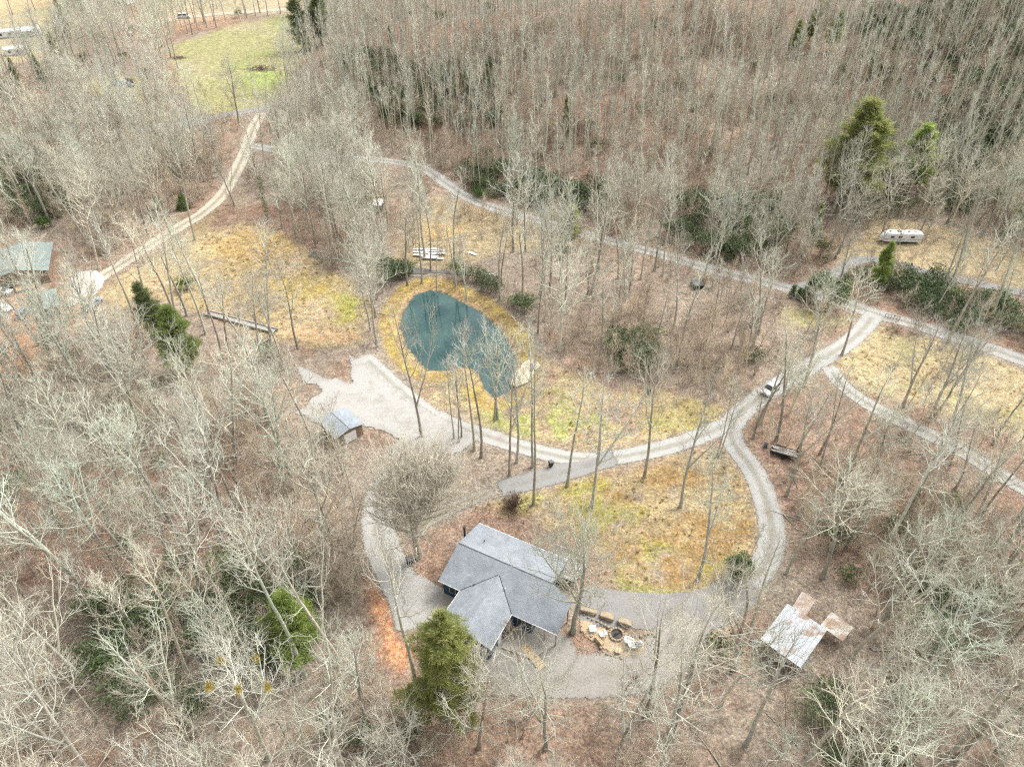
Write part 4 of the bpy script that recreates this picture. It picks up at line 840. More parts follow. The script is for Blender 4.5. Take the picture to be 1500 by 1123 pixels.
block_bench(889, 905, R(-20), 2.0, 'long mossy sandstone block on the terrace edge nearest the grey house', w_=1.0, h=.7); block_bench(915, 914, R(-22), 2.0, 'square cut sandstone block at the terrace edge above the fire ring', w_=.9, h=.7); block_bench(862, 896, R(-15), 2.4, 'brown sandstone block against the asphalt near the porch', w_=.9, h=.6)
t = drop(878, 940, R(-55), 'wooden_bench', 'tan plank bench on the sandy terrace', 'bench', h=.14)
for k in range(3): MB().box(-.75, .75, -.24+k*.17, -.1+k*.17, .42, .46).build('plank', MATS['tan_board'], t)
for x in (-.6, .6): MB().box(x-.05, x+.05, -.22, .22, 0, .41).build('leg', MATS['tan_board'], t)
t = drop(905, 955, R(5), 'wooden_stool', 'small orange tan wooden stool on the sandy terrace', 'stool', h=.14); MB().box(-.4, .4, -.35, .35, .4, .46).build('seat', MATS['tan_board'], t)
for x in (-.33, .33):
    for y in (-.28, .28): MB().box(x-.04, x+.04, y-.04, y+.04, 0, .4).build('leg', MATS['tan_board'], t)
t = drop(868, 923, R(5), 'slatted_table', 'square grey slatted table on the sandy terrace', 'table', h=.14)
for k in range(6): MB().box(-.5+k*.17, -.37+k*.17, -.5, .5, .42, .45).build('slat', MATS['pale_canvas'], t)
for x in (-.42, .42):
    for y in (-.42, .42): MB().box(x-.03, x+.03, y-.03, y+.03, 0, .41).build('leg', MATS['pale_canvas'], t)
# low stone edging round the terrace
t = drop(905, 940, 0, 'stone_edging', 'low curved border of rough tan stones round the sandy terrace', 'edging'); ep = [at(q[0], q[1]) for q in [(850,897),(862,905),(875,910),(886,916),(897,922)]] ; ep2 = [at(q[0], q[1]) for q in [(912,928),(922,931),(932,934),(945,930),(955,928),(962,938),(958,950)]]; ep3 = [at(q[0], q[1]) for q in [(852,924),(866,932),(876,942),(884,955),(895,960),(910,964)]]
ro = random.Random(3); big = [rock_mesh('stone', MATS['sandstone'], .3, .22, .18, 10+s) for s in range(4)]
for seg_ in (ep, ep2, ep3):
    ln = smooth_line([(p.x, p.y) for p in seg_], .75)
    for x, y in ln: o = obj('stone', big[ro.randrange(4)], t, (x-t.location.x, y-t.location.y, gz(x, y)-t.location.z+.18), ro.uniform(0, 3)); o.scale = (ro.uniform(.45, .85),)*3

# ------------------------------------------------------------------ trees: prototypes
mat('pale_bark', (.44, .435, .37), var=.22, scale=1.3, rnd=.25, tints=True)
mat('twig_bark', (.515, .52, .45), var=.16, scale=.5, rnd=.24, tints=True)
mat('brown_bark', (.20, .165, .13), var=.3, scale=1.6, rnd=.2)
mat('trunk_bark', (.33, .315, .275), var=.35, scale=1.1, rnd=.28, bump=.5, bscale=6, tints=True)
mat('brush_bark', (.47, .41, .335), var=.2, scale=.6, rnd=.28, tints=True)
mat('pine_bark', (.15, .11, .085), var=.3, scale=2)
leaf_mat('pine_needles', (.33, .36, .13)); leaf_mat('bright_needles', (.29, .37, .11)); leaf_mat('dark_needles', (.19, .23, .105))
leaf_mat('laurel_leaves', (.10, .14, .06), rnd=.35, trans=.12); leaf_mat('cedar_leaves', (.085, .14, .035), rnd=.2, trans=.12); leaf_mat('ivy_leaves', (.10, .15, .02))
leaf_mat('dry_grass', (.42, .32, .14), rnd=.3); leaf_mat('mistletoe_leaves', (.38, .30, .05), rnd=.1)

class Tubes:
    def __init__(s): s.V = []; s.F = []; s.n = 0
    def add(s, pts, rad, sides):
        pts = np.asarray(pts); k = len(pts); d = np.gradient(pts, axis=0); d /= np.linalg.norm(d, axis=1)[:, None] + 1e-9
        ref = np.array([1., 0, 0]) if abs(d[0, 2]) > .9 else np.array([0, 0, 1.])
        u = np.cross(d, ref); u /= np.linalg.norm(u, axis=1)[:, None] + 1e-9; w = np.cross(d, u)
        a = np.arange(sides)*2*math.pi/sides
        ring = pts[:, None] + (u[:, None]*np.cos(a)[None, :, None] + w[:, None]*np.sin(a)[None, :, None])*np.asarray(rad)[:, None, None]
        s.V.append(ring.reshape(-1, 3)); j = np.arange(sides); j2 = (j+1) % sides
        for i in range(k-1): s.F.append(np.stack([s.n+i*sides+j, s.n+i*sides+j2, s.n+(i+1)*sides+j2, s.n+(i+1)*sides+j], 1))
        s.n += k*sides
    def mesh(s, name, m): return mesh_np(name, np.concatenate(s.V), np.concatenate(s.F), m, True)
def wander(rr, p, d, L, n, curl, up):
    pts = [p]; d = d/np.linalg.norm(d)
    for i in range(n):
        d = d + rr.normal(0, curl, 3) + np.array([0, 0, up]); d /= np.linalg.norm(d); p = p + d*L/n; pts.append(p)
    return np.array(pts)
def bare_tree(seed, h=25., crown=.45, spread=5.5, limbs=22, subs=7, twigs=5, up=.10, r0=.24, curl=.10, steep=.9, fork=False, thick=1.0, thin_low=True):
    """a leafless hardwood: (trunk tubes, crown tubes)"""
    rr = np.random.default_rng(seed); T = Tubes(); K = Tubes()
    nseg = max(6, int(h/1.8)); tp = wander(rr, np.zeros(3), np.array([rr.normal(0, .02), rr.normal(0, .02), 1.]), h*.96, nseg, .035, .03)
    t = np.linspace(0, 1, nseg+1); tr = r0*(1-t)**.75*(1 + .5*np.exp(-t*30)) + .03
    stems = [(tp, tr, 0.0)]
    if fork:
        for q in range(fork):
            i0 = int(nseg*rr.uniform(.28, .5)); az = rr.uniform(0, 6.28)
            fp = wander(rr, tp[i0], np.array([math.cos(az)*.45, math.sin(az)*.45, 1]), h*(1-i0/nseg)*.9, nseg-i0, .06, .05)
            fr = np.linspace(tr[i0]*.75, .03, len(fp)); stems.append((fp, fr, .12))
    c0 = 1 - crown
    for si, (sp_, sr, lo) in enumerate(stems):
        if si == 0:
            k = max(2, int(nseg*min(.97, c0+crown*.75)))
            T.add(sp_[:k+1], sr[:k+1], 8); K.add(sp_[k:], sr[k:], 5)
        else: K.add(sp_, sr, 6)
        nl = limbs if si == 0 else int(limbs*.6); base_az = rr.uniform(0, 6.28)
        for i in range(nl):
            f = (i + rr.uniform(0, .8))/nl; tt = (c0 + crown*f*.97) if si == 0 else lo + (1-lo)*f
            x = tt*(len(sp_)-1); a = min(int(x), len(sp_)-2); p = sp_[a]*(1-(x-a)) + sp_[a+1]*(x-a)
            az = base_az + i*2.4 + rr.normal(0, .3); prof = (1.0 - .75*f**1.4)*(.65+.5*rr.random())*(.75 if (thin_low and f < .15) else 1)
            L = spread*prof*1.15; el = steep*(.45 + .5*f) + rr.normal(0, .12)
            d = np.array([math.cos(az)*math.cos(el), math.sin(az)*math.cos(el), math.sin(el)])
            lp = wander(rr, p, d, L, 5, curl, up); r_ = max(.035, .45*np.interp(x, np.arange(len(sr)), sr))*thick; r_ = min(r_, .03+.018*L)
            lr = np.linspace(r_, .022*thick, 6); K.add(lp, lr, 5)
            for j in range(subs):
                g = .18 + .8*(j + rr.random()*.8)/subs; y = g*5; b_ = min(int(y), 4); q = lp[b_]*(1-(y-b_)) + lp[b_+1]*(y-b_)
                dl = lp[b_+1]-lp[b_]; dl /= np.linalg.norm(dl); side = np.cross(dl, rr.normal(0, 1, 3)); side /= np.linalg.norm(side)
                ds = dl*.75 + side*.8 + np.array([0, 0, .25]); Ls = L*(.22 + .35*(1-g))*(.7+.6*rr.random()) + .4
                bp_ = wander(rr, q, ds, Ls, 3, curl*1.2, up*1.2); K.add(bp_, np.linspace(.034, .014, 4)*thick, 3)
                for w_ in range(twigs):
                    e = .2 + .8*(w_+rr.random())/twigs; z = min(e, .999)*3; c_ = int(z); s0 = bp_[c_]*(1-(z-c_)) + bp_[c_+1]*(z-c_)
                    dd = bp_[c_+1]-bp_[c_]; dd /= np.linalg.norm(dd); dt = dd*.8 + rr.normal(0, .55, 3) + np.array([0, 0, .3])
                    K.add(wander(rr, s0, dt, .5+.9*rr.random()+.12*L, 2, curl*1.3, up), np.array([.015, .011, .005])*thick, 3)
    return T, K
def bare_shrub(seed, h=3.0, stems=14, spread=.6, subs=6, twigs=3, r0=.03, tk=1.0):
    rr = np.random.default_rng(seed); K = Tubes()
    for i in range(stems):
        az = rr.uniform(0, 6.28); el = rr.uniform(.6, 1.4) if spread < 1 else rr.uniform(.3, 1.4)
        d = np.array([math.cos(az)*math.cos(el)*spread*1.4, math.sin(az)*math.cos(el)*spread*1.4, math.sin(el)]); L = h*rr.uniform(.7, 1.1)
        p = wander(rr, np.array([rr.normal(0, .15), rr.normal(0, .15), 0]), d, L, 4, .14, .08); K.add(p, np.linspace(r0, .012, 5), 4)
        for j in range(subs):
            z = (.25 + .72*(j+rr.random())/subs)*4; a = min(int(z), 3); q = p[a]*(1-(z-a)) + p[a+1]*(z-a); dd = p[a+1]-p[a]; dd /= np.linalg.norm(dd)
            s = wander(rr, q, dd*.8 + rr.normal(0, .6, 3) + np.array([0, 0, .35]), L*.33*rr.uniform(.6, 1.2), 2, .15, .1); K.add(s, np.array([.017, .013, .009])*tk, 3)
            for w_ in range(twigs): K.add(wander(rr, s[1], (s[2]-s[1]) / (np.linalg.norm(s[2]-s[1])+1e-6) + rr.normal(0, .6, 3), L*.16, 1, .1, .1), np.array([.012, .007])*tk, 3)
    return K
def leaves(rr, cen, size, n, m_axis=None, flat=.5, aspect=.45):
    """n leaf-shaped quads scattered about each centre"""
    cen = np.asarray(cen); N = len(cen)*n; c = np.repeat(cen, n, 0) + rr.normal(0, size*.75, (N, 3))
    d = rr.normal(0, 1, (N, 3)); d[:, 2] = d[:, 2]*flat + .15; d /= np.linalg.norm(d, axis=1)[:, None]
    u = np.cross(d, rr.normal(0, 1, (N, 3))); u /= np.linalg.norm(u, axis=1)[:, None]
    L = size*rr.uniform(.6, 1.3, (N, 1)); W = L*aspect
    V = np.stack([c, c + d*L*.5 + u*W*.5, c + d*L, c + d*L*.5 - u*W*.5], 1).reshape(-1, 3)
    return V, np.arange(N*4).reshape(-1, 4)
def needle_tuft(rr, cen, axis_, size, n):
    """sprays of thin blades leaning along each shoot"""
    cen = np.asarray(cen); N = len(cen)*n; c = np.repeat(cen, n, 0) + rr.normal(0, size*.28, (N, 3)); a = np.repeat(np.asarray(axis_), n, 0)
    d = a*.7 + rr.normal(0, .65, (N, 3)) + np.array([0, 0, .25]); d /= np.linalg.norm(d, axis=1)[:, None]
    u = np.cross(d, rr.normal(0, 1, (N, 3))); u /= np.linalg.norm(u, axis=1)[:, None]
    L = size*rr.uniform(.6, 1.25, (N, 1)); W = L*.05+.012
    V = np.stack([c - u*W, c + d*L*.55 + u*W*.2 - u*W, c + d*L, c + d*L*.45 + u*W], 1).reshape(-1, 3)
    return V, np.arange(N*4).reshape(-1, 4)
def pine(seed, h=24., crown=.7, spread=4.2, whorls=16, per=6, tuft=.75, blades=14, cone=1.2, r0=.28):
    rr = np.random.default_rng(seed); T = Tubes(); tp = wander(rr, np.zeros(3), np.array([0, 0, 1.]), h, 10, .02, .02); T.add(tp, np.linspace(r0, .04, 11), 8)
    B = Tubes(); cs = []; axs = []
    for w in range(whorls):
        f = (w+rr.random()*.6)/whorls; z = h*(1-crown*(1-f)); x = z/h*10; a = min(int(x), 9); p = tp[a]*(1-(x-a)) + tp[a+1]*(x-a)
        prof = (1-f**cone)*.9 + .12; prof *= min(1, .55 + f*2.2)
        az0 = rr.uniform(0, 6.28)
        for k in range(per):
            if rr.random() < .2: continue
            az = az0 + k*6.28/per + rr.normal(0, .25); L = spread*prof*rr.uniform(.45, 1.25); el = .08 + .7*f + rr.normal(0, .12)
            d = np.array([math.cos(az)*math.cos(el), math.sin(az)*math.cos(el), math.sin(el)])
            lp = wander(rr, p, d, L, 4, .1, .05); B.add(lp, np.linspace(.07, .02, 5)*(.5+.5*prof), 4)
            nn = max(3, int(L*2.6))
            for q in range(nn):
                g = (.28 + .72*(q+.5)/nn)*4; b_ = min(int(g), 3); c = lp[b_]*(1-(g-b_)) + lp[b_+1]*(g-b_); dd = lp[b_+1]-lp[b_]; dd /= np.linalg.norm(dd)
                side = np.cross(dd, [0, 0, 1.]); side /= np.linalg.norm(side)+1e-6
                off = (1 - .6*g/4)*L*.3
                for sgn in ((-1, 1) if q < nn-1 else (0,)):
                    cs.append(c + side*sgn*off*rr.uniform(.4, 1.1) + dd*.2*off + np.array([0, 0, rr.normal(.06, .12)])); axs.append(dd*.7 + side*sgn*.7)
    cs.append(tp[-1]); axs.append(np.array([0, 0, 1.]))
    V, F = needle_tuft(rr, cs, axs, tuft, blades)
    return T, B, V, F
def evergreen(seed, h=3., w=2., n=240, size=.28, cone=False, k=3):
    rr = np.random.default_rng(seed); c = []
    lob = [(rr.uniform(-.5, .5)*w, rr.uniform(-.5, .5)*w, rr.uniform(.35, .75)*h, rr.uniform(.45, .75)*w) for _ in range(7)]
    while len(c) < n:
        if cone:
            f = rr.random()**1.3; r = w*(1-f)**.8*(.9+.15*rr.random()); a = rr.uniform(0, 6.28); q = r*rr.uniform(.75, 1.05)
            c.append((math.cos(a)*q, math.sin(a)*q, .1+f*h*.95))
        else:
            L = lob[int(rr.integers(7))]; d = rr.normal(0, 1, 3); d /= np.linalg.norm(d); d[2] = abs(d[2])*.9-.1
            p = np.array(L[:3]) + d*L[3]*rr.uniform(.6, 1.05)*np.array([1, 1, .55*h/w+.2])
            if p[2] > .05: c.append(tuple(p))
    V, F = leaves(rr, c, size, k)
    S = Tubes()
    for i in range(5):
        p = np.array(c[int(rr.integers(len(c)))]); S.add(np.array([[0, 0, -.1], p*np.array([.3, .3, .45]), p*.9]), np.array([.06, .045, .02])*max(.5, h/4), 4)
    return S, V, F
def join(name, parts):
    """one mesh from [(V, F, material)]"""
    V = []; F = []; mi = []; ms = []; k = 0
    for v, f, m in parts:
        if m not in ms: ms.append(m)
        V.append(np.asarray(v)); F.append(np.asarray(f)+k); mi += [ms.index(m)]*len(f); k += len(v)
    me = mesh_np(name, np.concatenate(V), np.concatenate(F), None, True)
    for m in ms: me.materials.append(m)
    me.polygons.foreach_set('material_index', np.array(mi, np.int32)); return me
def tv(t): return np.concatenate(t.V), np.concatenate(t.F)

PROTO = bpy.data.collections.new('tree_shapes')       # shapes for the woodland masses; not placed in the scene itself
def proto(coll, name, me):
    o = bpy.data.objects.new(name, me); coll.objects.link(o); return o
BARE = []                                             # (trunk mesh, crown mesh, nominal height)
specs = []
for s in range(5): specs.append(dict(seed=100+s, h=27, crown=.42+.04*s, spread=4.6+.3*s, limbs=15, subs=5, twigs=3, steep=1.05, r0=.25, fork=(s % 2)))
for s in range(4): specs.append(dict(seed=200+s, h=23, crown=.62, spread=6.6, limbs=14, subs=6, twigs=4, steep=.75, up=.06, curl=.14, r0=.27, fork=1+s % 2))
for s in range(3): specs.append(dict(seed=300+s, h=17, crown=.6, spread=3.0, limbs=13, subs=5, twigs=3, steep=1.0, r0=.11))
BN = bpy.data.collections.new('bare_tree_shapes'); BH = bpy.data.collections.new('hill_tree_shapes')
for i, sp_ in enumerate(specs):
    T, K = bare_tree(**sp_)
    tm = T.mesh('trunk', MATS['trunk_bark'] if i % 3 else MATS['pale_bark']); km = K.mesh('crown', MATS['twig_bark'])
    BARE.append((tm, km, sp_['h']))
    proto(BN, 'shape_%02d' % i, join('bare_tree_shape', [(*tv(T), MATS['trunk_bark'] if i % 3 else MATS['pale_bark']), (*tv(K), MATS['twig_bark'])]))
for s in range(6):                                    # slimmer forest-grown trees for the slope
    T, K = bare_tree(seed=400+s, h=25, crown=.40+.05*(s % 3), spread=2.7+.35*(s % 4), limbs=9, subs=4, twigs=3, steep=1.15, r0=.2, thick=1.2)
    proto(BH, 'shape_%02d' % s, join('hill_tree_shape', [(*tv(T), MATS['pale_bark']), (*tv(K), MATS['twig_bark'])]))
BS = bpy.data.collections.new('brush_shapes')
for s in range(4): proto(BS, 'shape_%02d' % s, bare_shrub(500+s, 3.2+.5*s, 12, .6).mesh('brush_shape', MATS['brush_bark']))
for s in range(3):
    T, K = bare_tree(seed=520+s, h=8.5, crown=.75, spread=1.9, limbs=13, subs=5, twigs=3, steep=1.0, r0=.05, thick=.8)
    proto(BS, 'shape_%02d' % (4+s), join('sapling_shape', [(*tv(T), MATS['brush_bark']), (*tv(K), MATS['brush_bark'])]))
ES = bpy.data.collections.new('thicket_shapes')
for s in range(4):
    S, V, F = evergreen(600+s, 2.6+.5*s, 1.9+.2*s, 170, .36, k=3)
    proto(ES, 'shape_%02d' % s, join('thicket_shape', [(*tv(S), MATS['brown_bark']), (V, F, MATS['laurel_leaves'])]))

def scatter(name, coll, pts, sc, idx, label, cat, tilt=.03, rs=1):
    """one mass of uncountable plants: points that carry a shape each"""
    pts = np.asarray(pts, np.float32); n = len(pts); rr = np.random.default_rng(rs)
    me = bpy.data.meshes.new(name); me.vertices.add(n); me.vertices.foreach_set('co', pts.ravel())
    a = me.attributes.new('size', 'FLOAT', 'POINT'); a.data.foreach_set('value', np.asarray(sc, np.float32))
    a = me.attributes.new('pick', 'INT', 'POINT'); a.data.foreach_set('value', np.asarray(idx, np.int32))
    rot = np.column_stack([rr.normal(0, tilt, n), rr.normal(0, tilt, n), rr.uniform(0, 6.28, n)]).astype(np.float32)
    a = me.attributes.new('turn', 'FLOAT_VECTOR', 'POINT'); a.data.foreach_set('vector', rot.ravel())
    o = tag(obj(name, me), label, cat, kind='stuff')
    g = bpy.data.node_groups.new(name, 'GeometryNodeTree'); g.interface.new_socket('Geometry', in_out='INPUT', socket_type='NodeSocketGeometry'); g.interface.new_socket('Geometry', in_out='OUTPUT', socket_type='NodeSocketGeometry')
    N = g.nodes; L = g.links; gi = N.new('NodeGroupInput'); go = N.new('NodeGroupOutput')
    ci = N.new('GeometryNodeCollectionInfo'); ci.inputs['Collection'].default_value = coll; ci.inputs['Separate Children'].default_value = True; ci.inputs['Reset Children'].default_value = True
    ip = N.new('GeometryNodeInstanceOnPoints'); ip.inputs['Pick Instance'].default_value = True
    def attr(nm, ty):
        x = N.new('GeometryNodeInputNamedAttribute'); x.data_type = ty; x.inputs['Name'].default_value = nm; return x.outputs['Attribute']
    er = N.new('FunctionNodeEulerToRotation'); L.new(attr('turn', 'FLOAT_VECTOR'), er.inputs[0])
    L.new(gi.outputs[0], ip.inputs['Points']); L.new(ci.outputs[0], ip.inputs['Instance']); L.new(attr('pick', 'INT'), ip.inputs['Instance Index'])
    L.new(er.outputs[0], ip.inputs['Rotation']); L.new(attr('size', 'FLOAT'), ip.inputs['Scale']); L.new(ip.outputs[0], go.inputs[0])
    md = o.modifiers.new('plants', 'NODES'); md.node_group = g
    return o

# ------------------------------------------------------------------ where the woods stand
def inpoly_px(px, py, poly): return poly_sd(np.stack([px, py], 1), poly) > 0
GAPS = [   # open ground (photo px outline, share of trees kept)
 ([(1135,418),(1200,430),(1260,455),(1240,540),(1120,560)], .02), ([(205,470),(330,500),(340,610),(220,600)], .12),
 ([(640,940),(760,960),(850,1000),(1000,1000),(1010,1050),(800,1062),(640,1040)], 0),
 ([(520,640),(600,590),(720,630),(900,660),(1060,610),(1100,640),(1135,740),(1150,820),(1110,890),(1050,960),(1000,1010),(860,1020),(700,1020),(610,1000),(545,930),(530,820),(535,720)], 0),
 ([(548,530),(556,470),(575,420),(620,402),(700,418),(770,470),(840,540),(1000,575),(1075,590),(1060,640),(900,662),(700,655),(640,625),(590,600),(540,570)], 0),
 ([(425,525),(520,505),(560,550),(640,610),(600,680),(560,680),(500,665),(430,640),(415,580)], .06),
 (LAWN_L, .02), (LAWN_LANE, .25), (FIELD_R, .05), (CLEAR_RV, .15), (PAST, .03), (FIELD_T, .03), (STRIP_T, .12), (MIDC, .3),
 ([(-30,335),(95,340),(150,395),(150,450),(60,480),(-30,490)], .12),
 ([(125,112),(215,112),(220,155),(140,155)], .1), ([(240,165),(400,140),(430,190),(380,240),(330,300),(300,310),(330,230),(320,190)], .45),
 ([(1095,900),(1150,860),(1200,850),(1265,905),(1190,1010),(1100,980)], 0),
 ([(560,245),(640,262),(700,305),(860,350),(1000,390),(1165,432),(1260,470),(1230,540),(1110,585),(1000,575),(860,520),(760,430),(620,400),(560,380)], .34),
 ([(90,400),(140,395),(300,305),(345,235),(400,225),(440,330),(330,345),(240,470),(130,520)], .16), ([(1165,545),(1215,540),(1300,600),(1500,700),(1500,780),(1350,720),(1200,640),(1110,610)], .5), ([(1060,960),(1130,985),(1260,960),(1300,1060),(1080,1090)], .5),
 ([(1165,425),(1260,380),(1520,430),(1520,500),(1290,440)], .3),
 ([(240,60),(300,160),(440,140),(440,230),(330,240),(250,200)], .4), ([(200,1000),(300,960),(330,1123),(200,1123)], .6), ([(560,1000),(1010,1030),(1000,1200),(560,1200)], .75),
 ([(1250,440),(1500,500),(1500,530),(1290,470)], .1), ([(540,830),(600,880),(610,1000),(560,1000),(535,900)], .1),
]
HILLPX = [(430,175),(470,-60),(1700,-60),(1700,330),(1430,296),(1300,296),(1150,335),(1000,350),(840,324),(690,282),(560,226)]
def keep_share(px, py, X, Y):
    k = np.ones(len(px))
    for poly, s in GAPS: k = np.where(inpoly_px(px, py, poly), np.minimum(k, s), k)
    P = np.stack([X, Y], 1)
    for nm, (_, w, _m) in ROADS.items(): k = np.where(line_dist(P, ROAD_LINES[nm][::4]) < w*.5+1.2, 0, k)
    k = np.where(poly_sd(P, POND) > -5.5, 0, k)
    return k
def jitter_field(x0, x1, y0, y1, s, rs):
    rr = np.random.default_rng(rs); X, Y = np.meshgrid(np.arange(x0, x1, s), np.arange(y0, y1, s))
    X = (X + rr.uniform(-.48, .48, X.shape)*s).ravel(); Y = (Y + rr.uniform(-.48, .48, Y.shape)*s).ravel()
    Z = tz(X, Y); px, py = project(X, Y, Z); px2, py2 = project(X, Y, Z+26)
    m = (px > -140) & (px < 1640) & (py2 < 1200) & (py > -10) & (py < 1420) & (Y > 14)
    return X[m], Y[m], Z[m], px[m], py[m], rr
def thin(X, Y, Z, px, py, rr, dens):
    k = keep_share(px, py, X, Y)*dens; m = rr.random(len(X)) < k
    return X[m], Y[m], Z[m], px[m], py[m]

def height_px(base, top):
    p = at(*base); d = ray(*top); return max(3.0, CAM_H + d[2]*(p.y/d[1]) - p.z)
def put_tree(x, y, z, i, s, rz, label, group, tilt=(0, 0), name='bare_tree', cat='tree', sxy=None):
    e = thing(name, (x, y, z-.12), rz, label, cat, group); e.rotation_euler = (tilt[0], tilt[1], rz); e.scale = (sxy or s, sxy or s, s)
    tm, km, h = BARE[i]; obj('trunk', tm, e); obj('crown', km, e); return e
MARKED = [  # base px, top px, shape, label, group
 ((695,659),(716,478),0,'slim bare tree rising from the leafy verge between pond drive and dark drive','trees between the pond drive and the dark drive'),
 ((705,669),(712,468),2,'slim bare tree rising from the leafy verge between pond drive and dark drive','trees between the pond drive and the dark drive'),
 ((747,696),(752,515),1,'slim bare tree rising from the leafy verge between pond drive and dark drive','trees between the pond drive and the dark drive'),
 ((757,677),(770,495),3,'slim bare tree rising from the leafy verge between pond drive and dark drive','trees between the pond drive and the dark drive'),
 ((780,684),(793,478),4,'slim bare tree rising from the leafy verge between pond drive and dark drive','trees between the pond drive and the dark drive'),
 ((782,739),(800,500),0,'tall bare tree standing beside the round brown shrub behind the house',None),
 ((831,711),(852,540),2,'bare tree at the lower edge of the dark gravel drive',None),
 ((867,742),(902,545),6,'bare tree with forked trunk on the ochre lawn by the dark drive',None),
 ((944,699),(970,495),5,'wide crowned bare tree on the upper edge of the ochre lawn',None),
 ((997,742),(1030,560),3,'tall leaning bare tree in the middle of the ochre lawn',None),
 ((617,640),(622,440),7,'bare tree with brown trunk on the pond bank beside the gravel yard',None),
 ((725,614),(735,465),1,'slim bare tree on the grassy bank of the pond','trees on the grassy pond bank'),
 ((729,613),(741,470),3,'slim bare tree on the grassy bank of the pond','trees on the grassy pond bank'),
 ((665,642),(672,520),9,'thin bare tree at the edge of the pond drive','thin trees by the pond drive'),
 ((672,648),(680,525),10,'thin bare tree at the edge of the pond drive','thin trees by the pond drive'),
 ((676,640),(686,522),11,'thin bare tree at the edge of the pond drive','thin trees by the pond drive'),
 ((520,742),(508,600),9,'thin bare tree on the leafy bank inside the left of the gravel loop',None),
 ((1022,850),(1082,650),1,'tall bare tree on the ochre lawn near the round green bush',None),
 ((1083,959),(1150,795),0,'bare tree with straight trunk on brown leaves beside the white metal shed',None),
 ((1068,937),(1082,880),9,'small dark bare tree beside the asphalt turn',None),
 ((1102,808),(1118,762),9,'small dark bare tree between the round green bush and the drive',None),
 ((1050,669),(1075,560),10,'bare tree in the fork of the two gravel drives','trees in the drive fork'),
 ((1054,668),(1082,556),9,'bare tree in the fork of the two gravel drives','trees in the drive fork'),
 ((1103,642),(1140,510),2,'bare tree on the outer side of the drive bend near the white car',None),
 ((1200,687),(1255,560),4,'bare tree behind the loaded utility trailer',None),
 ((1153,725),(1215,560),1,'bare tree beside the loaded utility trailer on mossy ground',None),
 ((1233,520),(1280,395),5,'bare tree on the verge where the side lane meets the drive',None),
 ((1183,485),(1212,380),3,'bare tree on green verge below the round cedars',None),
 ((1043,425),(1060,318),0,'straight bare tree beside the dark box under the gravel road',None),
 ((1068,520),(1092,420),2,'bare tree among brush between the creek and the drive','creekside trees by the drive'),
 ((1090,532),(1115,425),4,'bare tree among brush between the creek and the drive','creekside trees by the drive'),
 ((1334,742),(1474,520),5,'big leaning bare tree beside the side lane',None),
 ((80,538),(35,400),1,'tall bare tree on the edge of the orange clay yard','trees edging the clay yard'),
 ((95,545),(52,395),3,'tall bare tree on the edge of the orange clay yard','trees edging the clay yard'),
 ((217,568),(180,440),6,'bare tree in brush below the yellow green pine',None),
 ((327,525),(305,385),0,'bare tree at the foot of the grey rail footbridge','trees by the rail footbridge'),
 ((340,522),(322,392),2,'bare tree at the foot of the grey rail footbridge','trees by the rail footbridge'),
 ((380,562),(350,402),4,'bare tree at the foot of the grey rail footbridge','trees by the rail footbridge'),
 ((387,532),(366,400),1,'bare tree at the foot of the grey rail footbridge','trees by the rail footbridge'),
 ((399,522),(385,392),3,'bare tree at the foot of the grey rail footbridge','trees by the rail footbridge'),
 ((417,542),(400,398),0,'bare tree at the foot of the grey rail footbridge','trees by the rail footbridge'),
 ((553,508),(545,352),5,'bushy pale bare tree between the ochre lawn and the pond',None),
 ((285,1007),(232,815),0,'tall bare tree rising out of dark evergreen brush across from the clay bank','tall trees in the evergreen brush'),
 ((354,970),(308,800),2,'tall bare tree rising out of dark evergreen brush across from the clay bank','tall trees in the evergreen brush'),
 ((411,870),(365,720),4,'tall bare tree rising out of dark evergreen brush across from the clay bank','tall trees in the evergreen brush'),
 ((290,1074),(200,900),3,'tall bare tree rising out of dark evergreen brush across from the clay bank','tall trees in the evergreen brush'),
 ((394,1110),(370,950),6,'spreading white barked bare tree with yellow mistletoe clumps',None),
 ((120,745),(70,600),7,'wide bare tree with pale forked trunk in brush behind the clay yard',None),
 ((800,1095),(785,960),8,'spreading bare tree on the leafy slope below the gravel apron','trees on the slope below the apron'),
 ((745,1085),(738,1000),9,'spreading bare tree on the leafy slope below the gravel apron','trees on the slope below the apron'),
 ((765,1080),(762,985),10,'spreading bare tree on the leafy slope below the gravel apron','trees on the slope below the apron'),
 ((945,1050),(968,900),5,'bare tree leaning over the asphalt apron by the fire pit',None),
 ((640,425),(642,320),0,'slim bare tree by the creek behind the pond','creekside trees behind the pond'),
 ((618,415),(612,300),2,'slim bare tree by the creek behind the pond','creekside trees behind the pond'),
 ((597,418),(590,290),1,'slim bare tree by the creek behind the pond','creekside trees behind the pond'),
 ((683,440),(690,330),3,'slim bare tree by the creek behind the pond','creekside trees behind the pond'),
 ((732,440),(735,290),4,'slim bare tree by the creek behind the pond','creekside trees behind the pond'),
 ((668,420),(662,310),0,'slim bare tree by the creek behind the pond','creekside trees behind the pond'),
 ((878,530),(893,380),1,'slim bare tree among laurels on the far side of the creek','trees among the creekside laurels'),
 ((905,470),(920,340),4,'slim bare tree among laurels on the far side of the creek','trees among the creekside laurels'),
 ((915,440),(935,325),3,'slim bare tree among laurels on the far side of the creek','trees among the creekside laurels'),
]
mtrees = []
rm = random.Random(4)
